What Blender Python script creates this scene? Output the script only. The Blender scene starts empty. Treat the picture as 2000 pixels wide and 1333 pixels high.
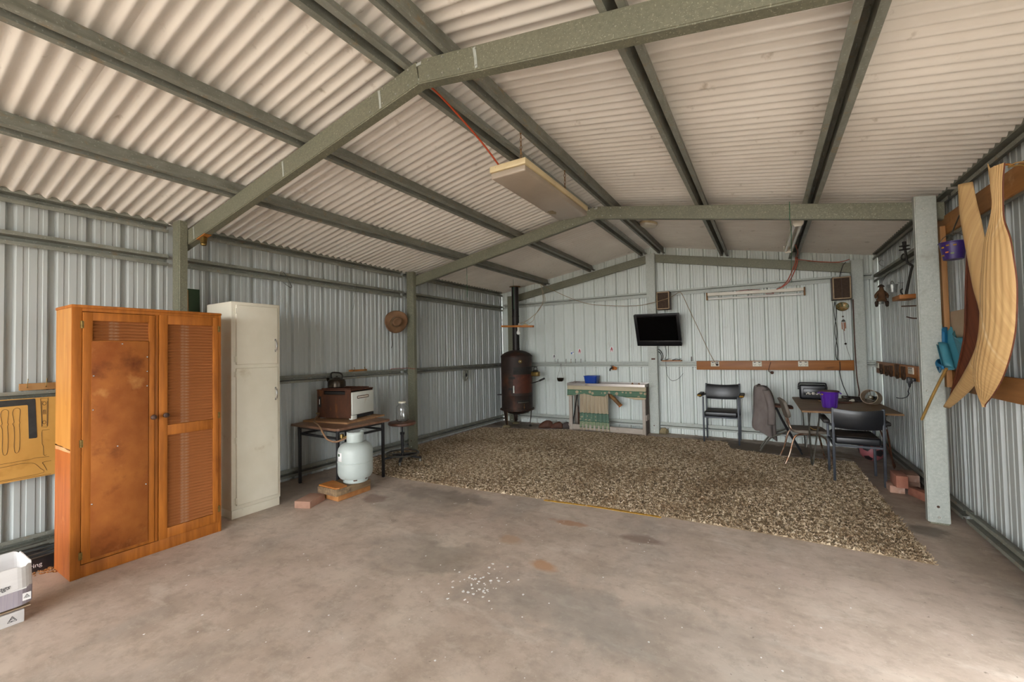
import bpy, bmesh, math, random
from mathutils import Vector, Matrix, Euler, noise as mnoise
random.seed(7)
R = math.radians
scene = bpy.context.scene
COL = scene.collection

# ---------------------------------------------------------------- camera
cam_data = bpy.data.cameras.new('camera')
cam = bpy.data.objects.new('camera', cam_data); COL.objects.link(cam)
YAW, PITCH, ROLL = .5407, .0264, -.0191
_f = Vector((-math.sin(YAW)*math.cos(PITCH), math.cos(YAW)*math.cos(PITCH), math.sin(PITCH)))
_r = Vector((math.cos(YAW), math.sin(YAW), 0)); _u = _r.cross(_f)
_c, _s = math.cos(ROLL), math.sin(ROLL)
_r2, _u2 = _r*_c + _u*_s, _u*_c - _r*_s
cam.matrix_world = Matrix(((_r2.x, _u2.x, -_f.x, 4.2812), (_r2.y, _u2.y, -_f.y, -6.7213), (_r2.z, _u2.z, -_f.z, 1.2859), (0, 0, 0, 1)))
cam_data.sensor_width = 36; cam_data.lens = 36*824.45/2000
cam_data.clip_start = .02; cam_data.clip_end = 200
scene.camera = cam

# ---------------------------------------------------------------- sky, sun, exposure
scene.view_settings.view_transform = 'Standard'
scene.view_settings.look = 'None'
scene.view_settings.gamma = 1
scene.view_settings.use_curve_mapping = False
scene.view_settings.exposure = 3.0
world = bpy.data.worlds.new('sky'); scene.world = world; world.use_nodes = True
wn = world.node_tree; bgn = wn.nodes['Background']
skyt = wn.nodes.new('ShaderNodeTexSky')
skyt.sky_type = 'HOSEK_WILKIE'; skyt.turbidity = 5.0; skyt.ground_albedo = .35
skyt.sun_direction = Vector((.35, .62, .70)).normalized()
mixw = wn.nodes.new('ShaderNodeMixRGB'); mixw.inputs['Fac'].default_value = .72
mixw.inputs['Color2'].default_value = (.96, .985, 1, 1)          # thin bright overcast
wn.links.new(skyt.outputs['Color'], mixw.inputs['Color1'])
wn.links.new(mixw.outputs['Color'], bgn.inputs['Color'])
bgn.inputs['Strength'].default_value = 2.2
sun_d = bpy.data.lights.new('sun', 'SUN'); sun = bpy.data.objects.new('sun', sun_d); COL.objects.link(sun)
sun_d.energy = 1.2; sun_d.angle = R(3); sun_d.color = (1, .96, .9)
sun.rotation_euler = Vector((.35, .62, .70)).to_track_quat('Z', 'Y').to_euler()
sun.location = (8, 6, 12)
try:
    scene.cycles.max_bounces = 12; scene.cycles.diffuse_bounces = 8; scene.cycles.sample_clamp_indirect = 6
except Exception: pass

# ---------------------------------------------------------------- helpers
def lin(h):
    h = h.lstrip('#'); o = []
    for i in (0, 2, 4):
        c = int(h[i:i+2], 16)/255
        o.append(c/12.92 if c <= .04045 else ((c+.055)/1.055)**2.4)
    return (o[0], o[1], o[2], 1)
MATS = {}
def mat(name, c1, c2=None, scale=6, stretch=(1, 1, 1), detail=5, rough=.6, metal=0, bump=0, bscale=None, lo=.35, hi=.65,
        spots=(), alpha=None, trans=0, spec=None, wave=None, coat=0):
    """procedural surface: two tones mixed by stretched noise, plus dirt spots (colour, scale, low, high[, stretch])"""
    m = bpy.data.materials.new(name); m.use_nodes = True; nt = m.node_tree; N, L = nt.nodes, nt.links
    b = N['Principled BSDF']; b.inputs['Roughness'].default_value = rough; b.inputs['Metallic'].default_value = metal
    if spec is not None: b.inputs['Specular IOR Level'].default_value = spec
    if trans: b.inputs['Transmission Weight'].default_value = trans
    if coat: b.inputs['Coat Weight'].default_value = coat
    tc = N.new('ShaderNodeTexCoord')
    def nz(sc, st, det=detail):
        mp = N.new('ShaderNodeMapping'); mp.inputs['Scale'].default_value = st
        L.new(tc.outputs['Object'], mp.inputs['Vector'])
        n = N.new('ShaderNodeTexNoise'); n.inputs['Scale'].default_value = sc; n.inputs['Detail'].default_value = det
        n.inputs['Roughness'].default_value = .6
        L.new(mp.outputs['Vector'], n.inputs['Vector']); return n
    def ramp(src, a, bb):
        r = N.new('ShaderNodeMapRange'); r.inputs['From Min'].default_value = a; r.inputs['From Max'].default_value = bb
        L.new(src, r.inputs['Value']); return r.outputs['Result']
    def mix(fac, a, bcol):
        x = N.new('ShaderNodeMixRGB'); L.new(fac, x.inputs['Fac'])
        if isinstance(a, tuple): x.inputs['Color1'].default_value = a
        else: L.new(a, x.inputs['Color1'])
        if isinstance(bcol, tuple): x.inputs['Color2'].default_value = bcol
        else: L.new(bcol, x.inputs['Color2'])
        return x.outputs['Color']
    c1 = lin(c1) if isinstance(c1, str) else c1
    col = c1
    if c2:
        c2 = lin(c2) if isinstance(c2, str) else c2
        n = nz(scale, stretch); col = mix(ramp(n.outputs['Fac'], lo, hi), c1, c2)
    for sp in spots:
        sc = lin(sp[0]) if isinstance(sp[0], str) else sp[0]
        n = nz(sp[1], sp[4] if len(sp) > 4 else (1, 1, 1))
        col = mix(ramp(n.outputs['Fac'], sp[2], sp[3]), col, sc)
    if isinstance(col, tuple): b.inputs['Base Color'].default_value = col
    else: L.new(col, b.inputs['Base Color'])
    if bump:
        n = nz(bscale or scale*4, stretch, 6); bp = N.new('ShaderNodeBump'); bp.inputs['Strength'].default_value = bump
        bp.inputs['Distance'].default_value = .004
        L.new(n.outputs['Fac'], bp.inputs['Height']); L.new(bp.outputs['Normal'], b.inputs['Normal'])
    if alpha is not None: b.inputs['Alpha'].default_value = alpha
    MATS[name] = m; return m

def NB(): return bmesh.new()
def bx(bm, a, b, bev=0, M=None, seg=2):
    (x0, y0, z0), (x1, y1, z1) = a, b
    x0, x1 = min(x0, x1), max(x0, x1); y0, y1 = min(y0, y1), max(y0, y1); z0, z1 = min(z0, z1), max(z0, z1)
    v = [bm.verts.new(p) for p in ((x0, y0, z0), (x1, y0, z0), (x1, y1, z0), (x0, y1, z0), (x0, y0, z1), (x1, y0, z1), (x1, y1, z1), (x0, y1, z1))]
    fs = [bm.faces.new([v[i] for i in q]) for q in ((3, 2, 1, 0), (4, 5, 6, 7), (0, 1, 5, 4), (1, 2, 6, 5), (2, 3, 7, 6), (3, 0, 4, 7))]
    if M is not None:
        for p in v: p.co = M @ p.co
    if bev:
        es = list({e for f in fs for e in f.edges})
        bmesh.ops.bevel(bm, geom=es, offset=bev, segments=seg, affect='EDGES', profile=.5)
    return bm
def rb(bm, c, s, rot=(0, 0, 0), bev=0):
    M = Matrix.Translation(c) @ Euler(rot).to_matrix().to_4x4()
    return bx(bm, (-s[0]/2, -s[1]/2, -s[2]/2), (s[0]/2, s[1]/2, s[2]/2), bev, M)
def beam(bm, p0, p1, w, d, up=(0, 0, 1), bev=0):
    """rectangular bar from p0 to p1; w across, d along the 'up' side"""
    p0, p1 = Vector(p0), Vector(p1); z = (p1-p0); L = z.length; z.normalize()
    u = Vector(up); x = u.cross(z)
    if x.length < 1e-4: x = Vector((1, 0, 0)).cross(z)
    x.normalize(); y = z.cross(x)
    M = Matrix(((x.x, y.x, z.x, p0.x), (x.y, y.y, z.y, p0.y), (x.z, y.z, z.z, p0.z), (0, 0, 0, 1)))
    return bx(bm, (-w/2, -d/2, 0), (w/2, d/2, L), bev, M)
def frames(pts):
    t = []
    for i in range(len(pts)):
        a = pts[max(i-1, 0)]; b = pts[min(i+1, len(pts)-1)]; v = b-a
        t.append(v.normalized() if v.length > 1e-9 else Vector((0, 0, 1)))
    n = Vector((0, 0, 1)) if abs(t[0].z) < .9 else Vector((1, 0, 0))
    out = []
    for q in t:
        n = n - q*n.dot(q)
        n = n.normalized() if n.length > 1e-6 else q.orthogonal().normalized()
        out.append((n.copy(), q.cross(n)))
    return out
def smooth_pts(pts, k=4):
    P = [Vector(p) for p in pts]
    if len(P) < 3 or k < 2: return P
    o = []
    for i in range(len(P)-1):
        a, b, c, d = P[max(i-1, 0)], P[i], P[i+1], P[min(i+2, len(P)-1)]
        for j in range(k):
            t = j/k
            o.append(.5*((2*b)+(c-a)*t+(2*a-5*b+4*c-d)*t*t+(3*b-a-3*c+d)*t**3))
    o.append(P[-1]); return o
def tube(bm, pts, r, n=8, k=4, caps=True):
    P = smooth_pts(pts, k); F = frames(P); rings = []
    for i, p in enumerate(P):
        rr = r(i/(len(P)-1)) if callable(r) else r
        rings.append([bm.verts.new(p + (F[i][0]*math.cos(2*math.pi*j/n)+F[i][1]*math.sin(2*math.pi*j/n))*rr) for j in range(n)])
    for a, b in zip(rings, rings[1:]):
        for j in range(n): bm.faces.new((a[j], a[(j+1) % n], b[(j+1) % n], b[j]))
    if caps:
        bm.faces.new(rings[0][::-1]); bm.faces.new(rings[-1])
    return bm
def cyl(bm, p0, p1, r0, r1=None, n=16):
    r1 = r0 if r1 is None else r1
    return tube(bm, [p0, p1], lambda t: r0+(r1-r0)*t, n, 1)
def lathe(bm, prof, c=(0, 0, 0), n=24, M=None, close=False):
    c = Vector(c); rings = []
    for r, z in prof:
        if r < 1e-5: rings.append([bm.verts.new((0, 0, z))])
        else: rings.append([bm.verts.new((r*math.cos(2*math.pi*j/n), r*math.sin(2*math.pi*j/n), z)) for j in range(n)])
    allv = [v for q in rings for v in q]
    for a, b in zip(rings, rings[1:]):
        for j in range(n):
            k = (j+1) % n
            if len(a) == 1 and len(b) == 1: continue
            if len(a) == 1: bm.faces.new((a[0], b[k], b[j]))
            elif len(b) == 1: bm.faces.new((a[j], a[k], b[0]))
            else: bm.faces.new((a[j], a[k], b[k], b[j]))
    for v in allv:
        v.co = (M @ v.co if M is not None else v.co) + c
    return bm
def prism(bm, poly, ax, a, b):
    def P(p, h): return {'x': (h, p[0], p[1]), 'y': (p[0], h, p[1]), 'z': (p[0], p[1], h)}[ax]
    A = [bm.verts.new(P(p, a)) for p in poly]; B = [bm.verts.new(P(p, b)) for p in poly]
    n = len(poly)
    bm.faces.new(A[::-1]); bm.faces.new(B)
    for i in range(n): bm.faces.new((A[i], A[(i+1) % n], B[(i+1) % n], B[i]))
    return bm
def sheet(bm, fn, nu, nv):
    g = [[bm.verts.new(fn(i/nu, j/nv)) for j in range(nv+1)] for i in range(nu+1)]
    for i in range(nu):
        for j in range(nv): bm.faces.new((g[i][j], g[i+1][j], g[i+1][j+1], g[i][j+1]))
    return bm
OFF = {}
def link_mesh(name, me, m, parent):
    o = bpy.data.objects.new(name, me); COL.objects.link(o)
    if m is not None: me.materials.append(MATS[m] if isinstance(m, str) else m)
    if parent is not None: o.parent = parent; OFF[o.name] = OFF.get(parent.name, Vector())
    return o
def ob(name, bm, m, parent=None, smooth=True, solid=0, sub=0):
    bmesh.ops.recalc_face_normals(bm, faces=bm.faces)
    if parent is not None and OFF.get(parent.name, Vector()).length > 0:
        d = OFF[parent.name]
        for v in bm.verts: v.co -= d
    me = bpy.data.meshes.new(name); bm.to_mesh(me); bm.free()
    if smooth:
        me.polygons.foreach_set('use_smooth', [True]*len(me.polygons))
        me.set_sharp_from_angle(angle=R(38))
    o = link_mesh(name, me, m, parent)
    if solid:
        md = o.modifiers.new('solid', 'SOLIDIFY'); md.thickness = solid; md.offset = 0
    if sub:
        md = o.modifiers.new('sub', 'SUBSURF'); md.levels = sub; md.render_levels = sub
    return o
def tag(o, label=None, cat=None, group=None, kind=None):
    if label: o['label'] = label
    if cat: o['category'] = cat
    if group: o['group'] = group
    if kind: o['kind'] = kind
    return o
def T(name, label, cat, loc, rz=0, group=None, local=False):
    """an Empty at the thing's base; parts are given in world coordinates unless local"""
    o = bpy.data.objects.new(name, None); COL.objects.link(o); o.empty_display_size = .1
    o.location = loc; o.rotation_euler = (0, 0, rz)
    OFF[o.name] = Vector() if local else Vector(loc)
    return tag(o, label, cat, group)
def S(name, bm, m, label, cat, group=None, kind=None, smooth=True, solid=0, sub=0):
    """a thing that is one mesh, origin at its base"""
    xs = [v.co for v in bm.verts]
    c = Vector(((min(v.x for v in xs)+max(v.x for v in xs))/2, (min(v.y for v in xs)+max(v.y for v in xs))/2, min(v.z for v in xs)))
    for v in bm.verts: v.co -= c
    o = ob(name, bm, m, None, smooth, solid, sub); o.location = c
    OFF[o.name] = c
    return tag(o, label, cat, group, kind)
def ST(name, bm, m, label=None, parent=None, smooth=True, solid=0):
    o = ob(name, bm, m, parent, smooth, solid)
    if parent is None: tag(o, label, None, None, 'structure')
    return o
def share(src, name, parent, loc=None):
    o = bpy.data.objects.new(name, src.data); COL.objects.link(o); o.parent = parent
    for md in src.modifiers:
        n = o.modifiers.new(md.name, md.type)
        if md.type == 'SOLIDIFY': n.thickness = md.thickness; n.offset = md.offset
    if loc is not None: o.location = loc
    return o
def text_bm(txt, size, M, extrude=.0004, shear=0, font_scale=1):
    cu = bpy.data.curves.new('text', 'FONT'); cu.body = txt; cu.size = size; cu.extrude = extrude; cu.shear = shear
    to = bpy.data.objects.new('text', cu); COL.objects.link(to)
    dg = bpy.context.evaluated_depsgraph_get(); dg.update()
    me = bpy.data.meshes.new_from_object(to.evaluated_get(dg))
    bm = NB(); bm.from_mesh(me)
    for v in bm.verts: v.co = M @ v.co
    bpy.data.objects.remove(to); bpy.data.curves.remove(cu); bpy.data.meshes.remove(me)
    return bm
def basis(o, x, y):
    """matrix whose local x / y run along the given world directions"""
    x = Vector(x).normalized(); y = Vector(y).normalized(); z = x.cross(y)
    return Matrix(((x.x, y.x, z.x, o[0]), (x.y, y.y, z.y, o[1]), (x.z, y.z, z.z, o[2]), (0, 0, 0, 1)))
# ---------------------------------------------------------------- materials of the building
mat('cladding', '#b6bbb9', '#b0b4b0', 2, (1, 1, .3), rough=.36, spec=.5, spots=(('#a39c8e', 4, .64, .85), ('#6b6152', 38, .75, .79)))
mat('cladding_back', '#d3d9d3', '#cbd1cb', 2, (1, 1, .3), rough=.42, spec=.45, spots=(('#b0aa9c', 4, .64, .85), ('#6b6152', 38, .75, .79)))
mat('roof_paint', '#e8e2d9', '#ddd6cc', 1.6, rough=.5, spec=.35, spots=(('#9d8f7c', 9, .64, .82), ('#6d5f50', 45, .75, .8)))
mat('galv', '#7c7b67', '#696858', 60, (1, 1, 1), 3, rough=.5, metal=.15, lo=.3, hi=.7, spots=(('#9a9984', 120, .58, .66), ('#686756', 3, .5, .8)))
mat('galv_pale', '#b4b8b0', '#a0a49c', 70, (1, 1, 1), 3, rough=.5, metal=.12, lo=.3, hi=.7, spots=(('#c6c9be', 140, .6, .68), ('#8a8577', 4, .62, .8)))
mat('galv_dusty', '#8f9086', '#76776c', 26, (1, .3, 1), 5, rough=.55, metal=.15, lo=.3, hi=.7, spots=(('#8f8068', 14, .58, .72), ('#a6a89c', 90, .6, .68)))
mat('screw', '#c9c9c2', rough=.35, metal=.8)

# ---------------------------------------------------------------- building constants (metres)
W, AP = 5.5, 2.80
K1, K2 = .1763, .1828
YF, YB = -10.40, .06                     # front edge of the roof, plane of the back wall
F1, F2 = -5.135, -2.505                 # rear faces of the column webs of the two portal frames
def zr(x, base=2.30):                   # line of the rafter tops
    return base + (K1*x if x <= AP else K1*AP - K2*(x-AP))
PH = .096
def zs(x): return zr(x) + PH            # underside of the roof sheets

def rib_profile(p):
    """one pitch of wall cladding seen from inside: (u, depth) with a channel in the middle and two shallow ribs"""
    h = p/2
    return [(-h, 0), (-.073, 0), (-.070, -.004), (-.049, -.004), (-.046, 0), (-.026, 0), (-.012, -.029), (.012, -.029), (.026, 0),
            (.054, 0), (.057, -.004), (.079, -.004), (.082, 0), (h, 0)]

def cladding(parent, start, n_sheets, pitch, n_pitch, place, top, lo=None, hi=None, m='cladding'):
    for k in range(n_sheets):
        s0 = start + k*pitch*n_pitch
        us = []
        for q in range(n_pitch):
            us += [(s0+pitch*(q+.5)+u, d) for u, d in rib_profile(pitch)][(1 if q else 0):]
        if lo is not None: us = [(max(u, lo), d) for u, d in us if u > lo-.03]
        if hi is not None: us = [(min(u, hi), d) for u, d in us if u < hi+.03]
        if len(us) < 3: continue
        bm = NB(); A = []; B = []
        for u, d in us:
            A.append(bm.verts.new(place(u, d, 0))); B.append(bm.verts.new(place(u, d, top(u))))
        for i in range(len(us)-1):
            if abs(us[i][0]-us[i+1][0]) + abs(us[i][1]-us[i+1][1]) > 1e-5: bm.faces.new((A[i], A[i+1], B[i+1], B[i]))
        ob('cladding_sheet', bm, m, parent, smooth=False)

def shell(name, loc=(0, 0, 0)):
    o = bpy.data.objects.new(name, None); COL.objects.link(o); o.location = loc; o['kind'] = 'structure'; OFF[o.name] = Vector(loc); return o
wl = shell('wall_left'); wl['label'] = 'pale grey ribbed steel wall along the left side behind the wardrobe'
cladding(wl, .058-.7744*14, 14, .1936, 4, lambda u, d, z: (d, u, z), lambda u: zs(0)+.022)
wr = shell('wall_right', (W, 0, 0)); wr['label'] = 'shaded ribbed steel wall along the right side behind the palm sheaths'
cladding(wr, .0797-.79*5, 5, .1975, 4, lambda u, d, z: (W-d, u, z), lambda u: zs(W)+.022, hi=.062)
bm = NB(); bx(bm, (W, -10.45, 0), (W+.02, -7.60, zs(W)+.022)); bx(bm, (W, -7.60, 0), (W+.02, -5.20, zs(W)+.022)); bx(bm, (W, -5.20, 0), (W+.02, -4.95, zs(W)+.022)); bx(bm, (W, -4.95, 2.02), (W+.02, -4.42, zs(W)+.022)); bx(bm, (W, -4.42, 0), (W+.02, -3.8703, zs(W)+.022))
ob('cladding_sheet', bm, 'cladding', wr, smooth=False)
wb = shell('wall_back', (0, YB, 0)); wb['label'] = 'pale ribbed steel gable wall at the far end behind the television'
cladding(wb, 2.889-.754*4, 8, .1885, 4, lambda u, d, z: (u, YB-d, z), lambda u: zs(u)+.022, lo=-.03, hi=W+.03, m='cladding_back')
# roof: corrugated sheets as parts of the ceiling, ridge capping
ce = shell('ceiling'); ce['label'] = 'off white corrugated roof sheets seen from below on steel purlins'
def roof_sheet(y0, side):
    n, seg, p, amp = 10, 10, .0762, .0125
    bm = NB()
    xs = [-.10, 1.4, AP+.045] if side == 'L' else [AP+.085, 4.2, W+.10]
    def base(x):
        return 2.30+PH+K1*x if side == 'L' else 2.30+PH+K1*AP-K2*(x-AP)
    rows = []
    for i in range(n*seg+1):
        y = y0 + i*p/seg; h = amp + amp*math.cos(2*math.pi*i/seg)
        rows.append([bm.verts.new((x, y, base(x)+h)) for x in xs])
    for a, b in zip(rows, rows[1:]):
        for j in range(2): bm.faces.new((a[j], a[j+1], b[j+1], b[j]))
    ob('roof_sheet', bm, 'roof_paint', ce)
for k in range(14):
    for sd in 'LR': roof_sheet(.09-.762*(k+1), sd)
bm = NB()
def capz(x): return zs(AP)+.030-.12*abs(x-AP)
prism(bm, [(AP-.16, capz(AP-.16)), (AP, capz(AP)), (AP+.17, capz(AP+.17)), (AP+.17, capz(AP+.17)+.003), (AP, capz(AP)+.003), (AP-.16, capz(AP-.16)+.003)], 'y', -10.58, .09)
ob('ridge_cap', bm, 'roof_paint', ce, smooth=False)

# hat sections: purlins and girts
def hat(bm, fn, y0, y1, fl, op, cr, h, ny=1):
    """fn(u, v, t) -> point; open hat section with its crown at v = h"""
    prof = [(-fl, .006), (-fl, 0), (-op, 0), (-cr, h), (cr, h), (op, 0), (fl, 0), (fl, .006)]
    rows = []
    for i in range(ny+1):
        t = y0+(y1-y0)*i/ny
        rows.append([bm.verts.new(fn(u, v, t)) for u, v in prof])
    for a, b in zip(rows, rows[1:]):
        for j in range(len(prof)-1): bm.faces.new((a[j], a[j+1], b[j+1], b[j]))
def purlin(x, side, label):
    ang = math.atan(K1 if side == 'L' else -K2); c, s = math.cos(ang), math.sin(ang)
    bm = NB(); z0 = zr(x)+.002
    hat(bm, lambda u, v, t: (x+u*c-v*s, t, z0+u*s+v*c), YF, .05, .053, .023, .015, PH-.004)
    o = ST('roof_purlin', bm, 'galv_dusty', label, smooth=False, solid=.0022)
    bm = NB()
    for k in range(44):
        y = -10.2 + k*.2286 + random.uniform(-.008, .008); u = random.uniform(-.006, .006); h = PH-.006
        a = Vector((x+u*c-h*s, y, z0+u*s+h*c)); b = Vector((x+u*c-(h-.026)*s, y, z0+u*s+(h-.026)*c))
        cyl(bm, a, b, .0028, .0012, 5)
    ob('screw_tips', bm, 'screw', o, smooth=False)['kind'] = 'stuff'
    return o
purlin(.98, 'L', 'lowest dark steel purlin under the left roof slope')
purlin(1.82, 'L', 'middle dark steel purlin under the left roof slope')
purlin(2.68, 'L', 'steel purlin just left of the roof ridge')
purlin(2.945, 'R', 'steel purlin just right of the roof ridge')
purlin(3.81, 'R', 'middle dark steel purlin under the right roof slope')
purlin(4.63, 'R', 'lowest dark steel purlin under the right roof slope')

def girt(wall, z, h, t0, t1, label, m='galv_dusty', depth=.058, screws=True):
    bm = NB(); q = h/2
    if wall == 'L': fn = lambda u, v, t: (.060-v, t, z+u)
    elif wall == 'R': fn = lambda u, v, t: (W-.060+v, t, z+u)
    else: fn = lambda u, v, t: (t, v, z+u)
    hat(bm, fn, t0, t1, q, q*.46, q*.30, depth)
    o = ST('wall_girt', bm, m, label, smooth=False, solid=.002)
    if screws:
        bm = NB(); n = int(abs(t1-t0)/.19)
        for k in range(n):
            t = t0+.1+k*.19
            a, b = Vector(fn(random.uniform(-.005, .005), depth-.002, t)), Vector(fn(0, depth-.028, t))
            cyl(bm, a, b, .0025, .001, 5)
        ob('screw_tips', bm, 'screw', o, smooth=False)['kind'] = 'stuff'
    return o
bays = ((YF, F1-.062, 'front bay'), (F1-.0, F2-.062, 'middle bay'), (F2-.0, -.01, 'far bay'))
for z, h, nm in ((2.378, .094, 'eave girt under the roof edge'), (2.101, .092, 'upper wall girt'), (1.047, .080, 'waist high wall girt'), (.086, .086, 'floor level wall girt')):
    for a, b, bay in bays:
        girt('L', z, h, a, b, '%s of the left wall in the %s' % (nm, bay))
        if z > 2.2 or bay == 'far bay': girt('R', z, h, a, b, '%s of the right wall in the %s' % (nm, bay))
        elif bay == 'middle bay': girt('R', z, h, -3.86, b, '%s of the right wall between the broad column and the side doorway' % nm)
for z, h, nm in ((2.140, .080, 'upper wall girt'), (1.060, .082, 'waist high wall girt'), (.134, .082, 'floor level wall girt')):
    girt('B', z, h, .07, 2.725, '%s of the far gable wall left of the middle post' % nm, 'galv_pale')
    girt('B', z, h, 2.865, W-.07, '%s of the far gable wall right of the middle post' % nm, 'galv_pale')

def csec(bm, x0, x1, y0, y1, z0, zt, lip=.014, face=-1):
    """C section standing upright: web on the y0 face, flanges back to y1; zt(x) gives the top"""
    pts = [(x0+lip, y1), (x0, y1), (x0, y0), (x1, y0), (x1, y1), (x1-lip, y1)]
    A = [bm.verts.new((x, y, z0)) for x, y in pts]; B = [bm.verts.new((x, y, zt(x))) for x, y in pts]
    for i in range(5): bm.faces.new((A[i], A[i+1], B[i+1], B[i]))
def column(x0, x1, yw, yb, zt, label, m='galv_pale', foot=True):
    bm = NB(); csec(bm, x0, x1, yw, yb, .0 if not foot else .012, zt)
    es = [e for e in bm.edges if abs(e.verts[0].co.z-e.verts[1].co.z) > .5 and abs(e.verts[0].co.y-yw) < 1e-5]
    bmesh.ops.bevel(bm, geom=es, offset=.006, segments=3, affect='EDGES')
    o = ST('steel_column', bm, m, label, smooth=False, solid=.003)
    if foot:
        bm = NB(); xm = (x0+x1)/2
        bx(bm, (x0+.012, yw+.004, 0), (x1-.006, yw+.012, .075)); bx(bm, (x0+.012, yw+.008, 0), (x1-.006, yb-.006, .008))
        ob('foot_bracket', bm, 'galv', o, smooth=False)
        bm = NB(); cyl(bm, (xm, yw+.002, .050), (xm, yw-.010, .050), .010, .010, 6)
        cyl(bm, (xm, yw-.010, .050), (xm, yw-.016, .050), .005, .004, 8)
        ob('bolt', bm, 'screw', o)
        bm = NB(); cyl(bm, (xm-.004, yw-.0016, .125), (xm-.004, yw-.0030, .125), .0085, .0085, 12)
        ob('bolt_hole', bm, 'rust_dark', o)
    return o
mat('rust_dark', '#3a2a20', '#5a3520', 30, rough=.8)
column(.130, .250, F1-.060, F1-.004, lambda x: 2.405, 'near steel column of the left wall, behind the orange wardrobe', 'galv')
column(.130, .250, F2-.056, F2-.003, lambda x: 2.395, 'steel column of the left wall beside the round stool', 'galv')
c = column(5.247, 5.364, F2-.056, F2-.003, lambda x: 2.372-.15*(x-5.247), 'broad steel column of the right wall beside the bricks')
bm = NB()
for z, x in ((2.27, 5.290), (2.10, 5.305), (1.60, 5.335), (.95, 5.27)):
    cyl(bm, (x, F2-.058, z), (x, F2-.064, z), .007, .005, 8)
ob('screw_heads', bm, 'screw', c)
column(5.247, 5.364, F1-.060, F1-.004, lambda x: 2.372-.15*(x-5.247), 'near steel column of the right wall outside the picture')
column(.200, .315, -.066, -.012, lambda x: 2.32, 'far left corner post of the shed behind the stove flue', 'galv')
column(2.728, 2.860, -.075, -.034, lambda x: 2.765, 'middle steel post of the far gable wall below the roof ridge')
column(5.222, 5.336, -.066, -.012, lambda x: 2.350, 'far right corner post of the shed beside the tall wall speaker')

def rafter(xa, xb, y, label, base=2.30, depth=.122, fl=.052, m='galv', trimmed=True):
    k = K1 if xb <= AP else -K2
    ang = math.atan(k); c, s = math.cos(ang), math.sin(ang)
    bm = NB(); lip = .013
    prof = [(-lip, fl), (0, fl), (0, 0), (-depth, 0), (-depth, fl), (-depth+lip, fl)]     # (down along normal, back)
    if xb <= AP: prof = prof
    rows = []
    for x in (xa, xb):
        z = zr(x, base)
        # square cut end at the apex, plumb elsewhere
        def pt(n, b):
            if abs(x-(xb if xb <= AP else xa)) < 1e-6 and trimmed: return (x-n*s, y+b, z+n*c)
            return (x, y+b, z+n/c)
        rows.append([bm.verts.new(pt(n, b)) for n, b in prof])
    for j in range(5): bm.faces.new((rows[0][j], rows[0][j+1], rows[1][j+1], rows[1][j]))
    es = [e for e in bm.edges if abs(e.verts[0].co.x-e.verts[1].co.x) > .5 and abs(e.verts[0].co.y-y) < 1e-5]
    bmesh.ops.bevel(bm, geom=es, offset=.005, segments=3, affect='EDGES')
    return ST('rafter', bm, m, label, smooth=False, solid=.003)
marks = {}
for y, nm, n2 in ((F1+.002, 'near', 'crossing the top of the picture'), (F2+.002, 'second', 'beyond the hanging light box')):
    a = rafter(.10, AP-.018, y, 'left rafter of the %s portal frame %s' % (nm, n2))
    b = rafter(AP+.022, W-.08, y, 'right rafter of the %s portal frame %s' % (nm, n2))
    if nm == 'near':
        for o_, xm in ((a, 1.592), (a, .345), (a, 2.508), (b, 3.150)):
            bm = NB(); zt = zr(xm); prism(bm, [(xm-.007, zt-.012), (xm+.010, zt-.010), (xm+.016, zt-.060), (xm+.020, zt-.112), (xm+.005, zt-.115), (xm+.001, zt-.062)], 'y', y-.0022, y-.0030); ob('chalk_mark', bm, 'galv_pale', o_, smooth=False)
    bm = NB(); z = zr(AP)
    prism(bm, [(AP-.30, z-.075), (AP, z-.014), (AP+.30, z-.075), (AP+.30, z-.165+.05), (AP, z-.108), (AP-.30, z-.165+.05)], 'y', y+.006, y+.010)
    ob('apex_plate', bm, 'galv', a, smooth=False)
    bm = NB(); prism(bm, [(AP-.024, z-.030), (AP+.026, z-.030), (AP+.026, z-.016), (AP-.024, z-.016)], 'y', y-.001, y+.004)
    prism(bm, [(AP-.012, z-.121), (AP+.018, z-.121), (AP+.018, z-.098), (AP-.012, z-.098)], 'y', y-.001, y+.004)
    ob('ridge_clip', bm, 'galv_pale', a, smooth=False)
    for o, sg in ((a, -1), (b, 1)):
        bm = NB()
        for q in (.05, .14, .24, .34):
            for dz in (.018, .098):
                x = AP+sg*(q+.02); zz = zr(x)-dz
                cyl(bm, (x, y, zz), (x, y-.006, zz), .0055, .004, 8)
        ob('screw_heads', bm, 'screw', o)
rafter(.318, 2.726, -.034, 'left rafter against the far gable wall', 2.268, .118, .030)
rafter(2.862, 5.220, -.034, 'right rafter against the far gable wall', 2.268, .118, .030, trimmed=False)

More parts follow.
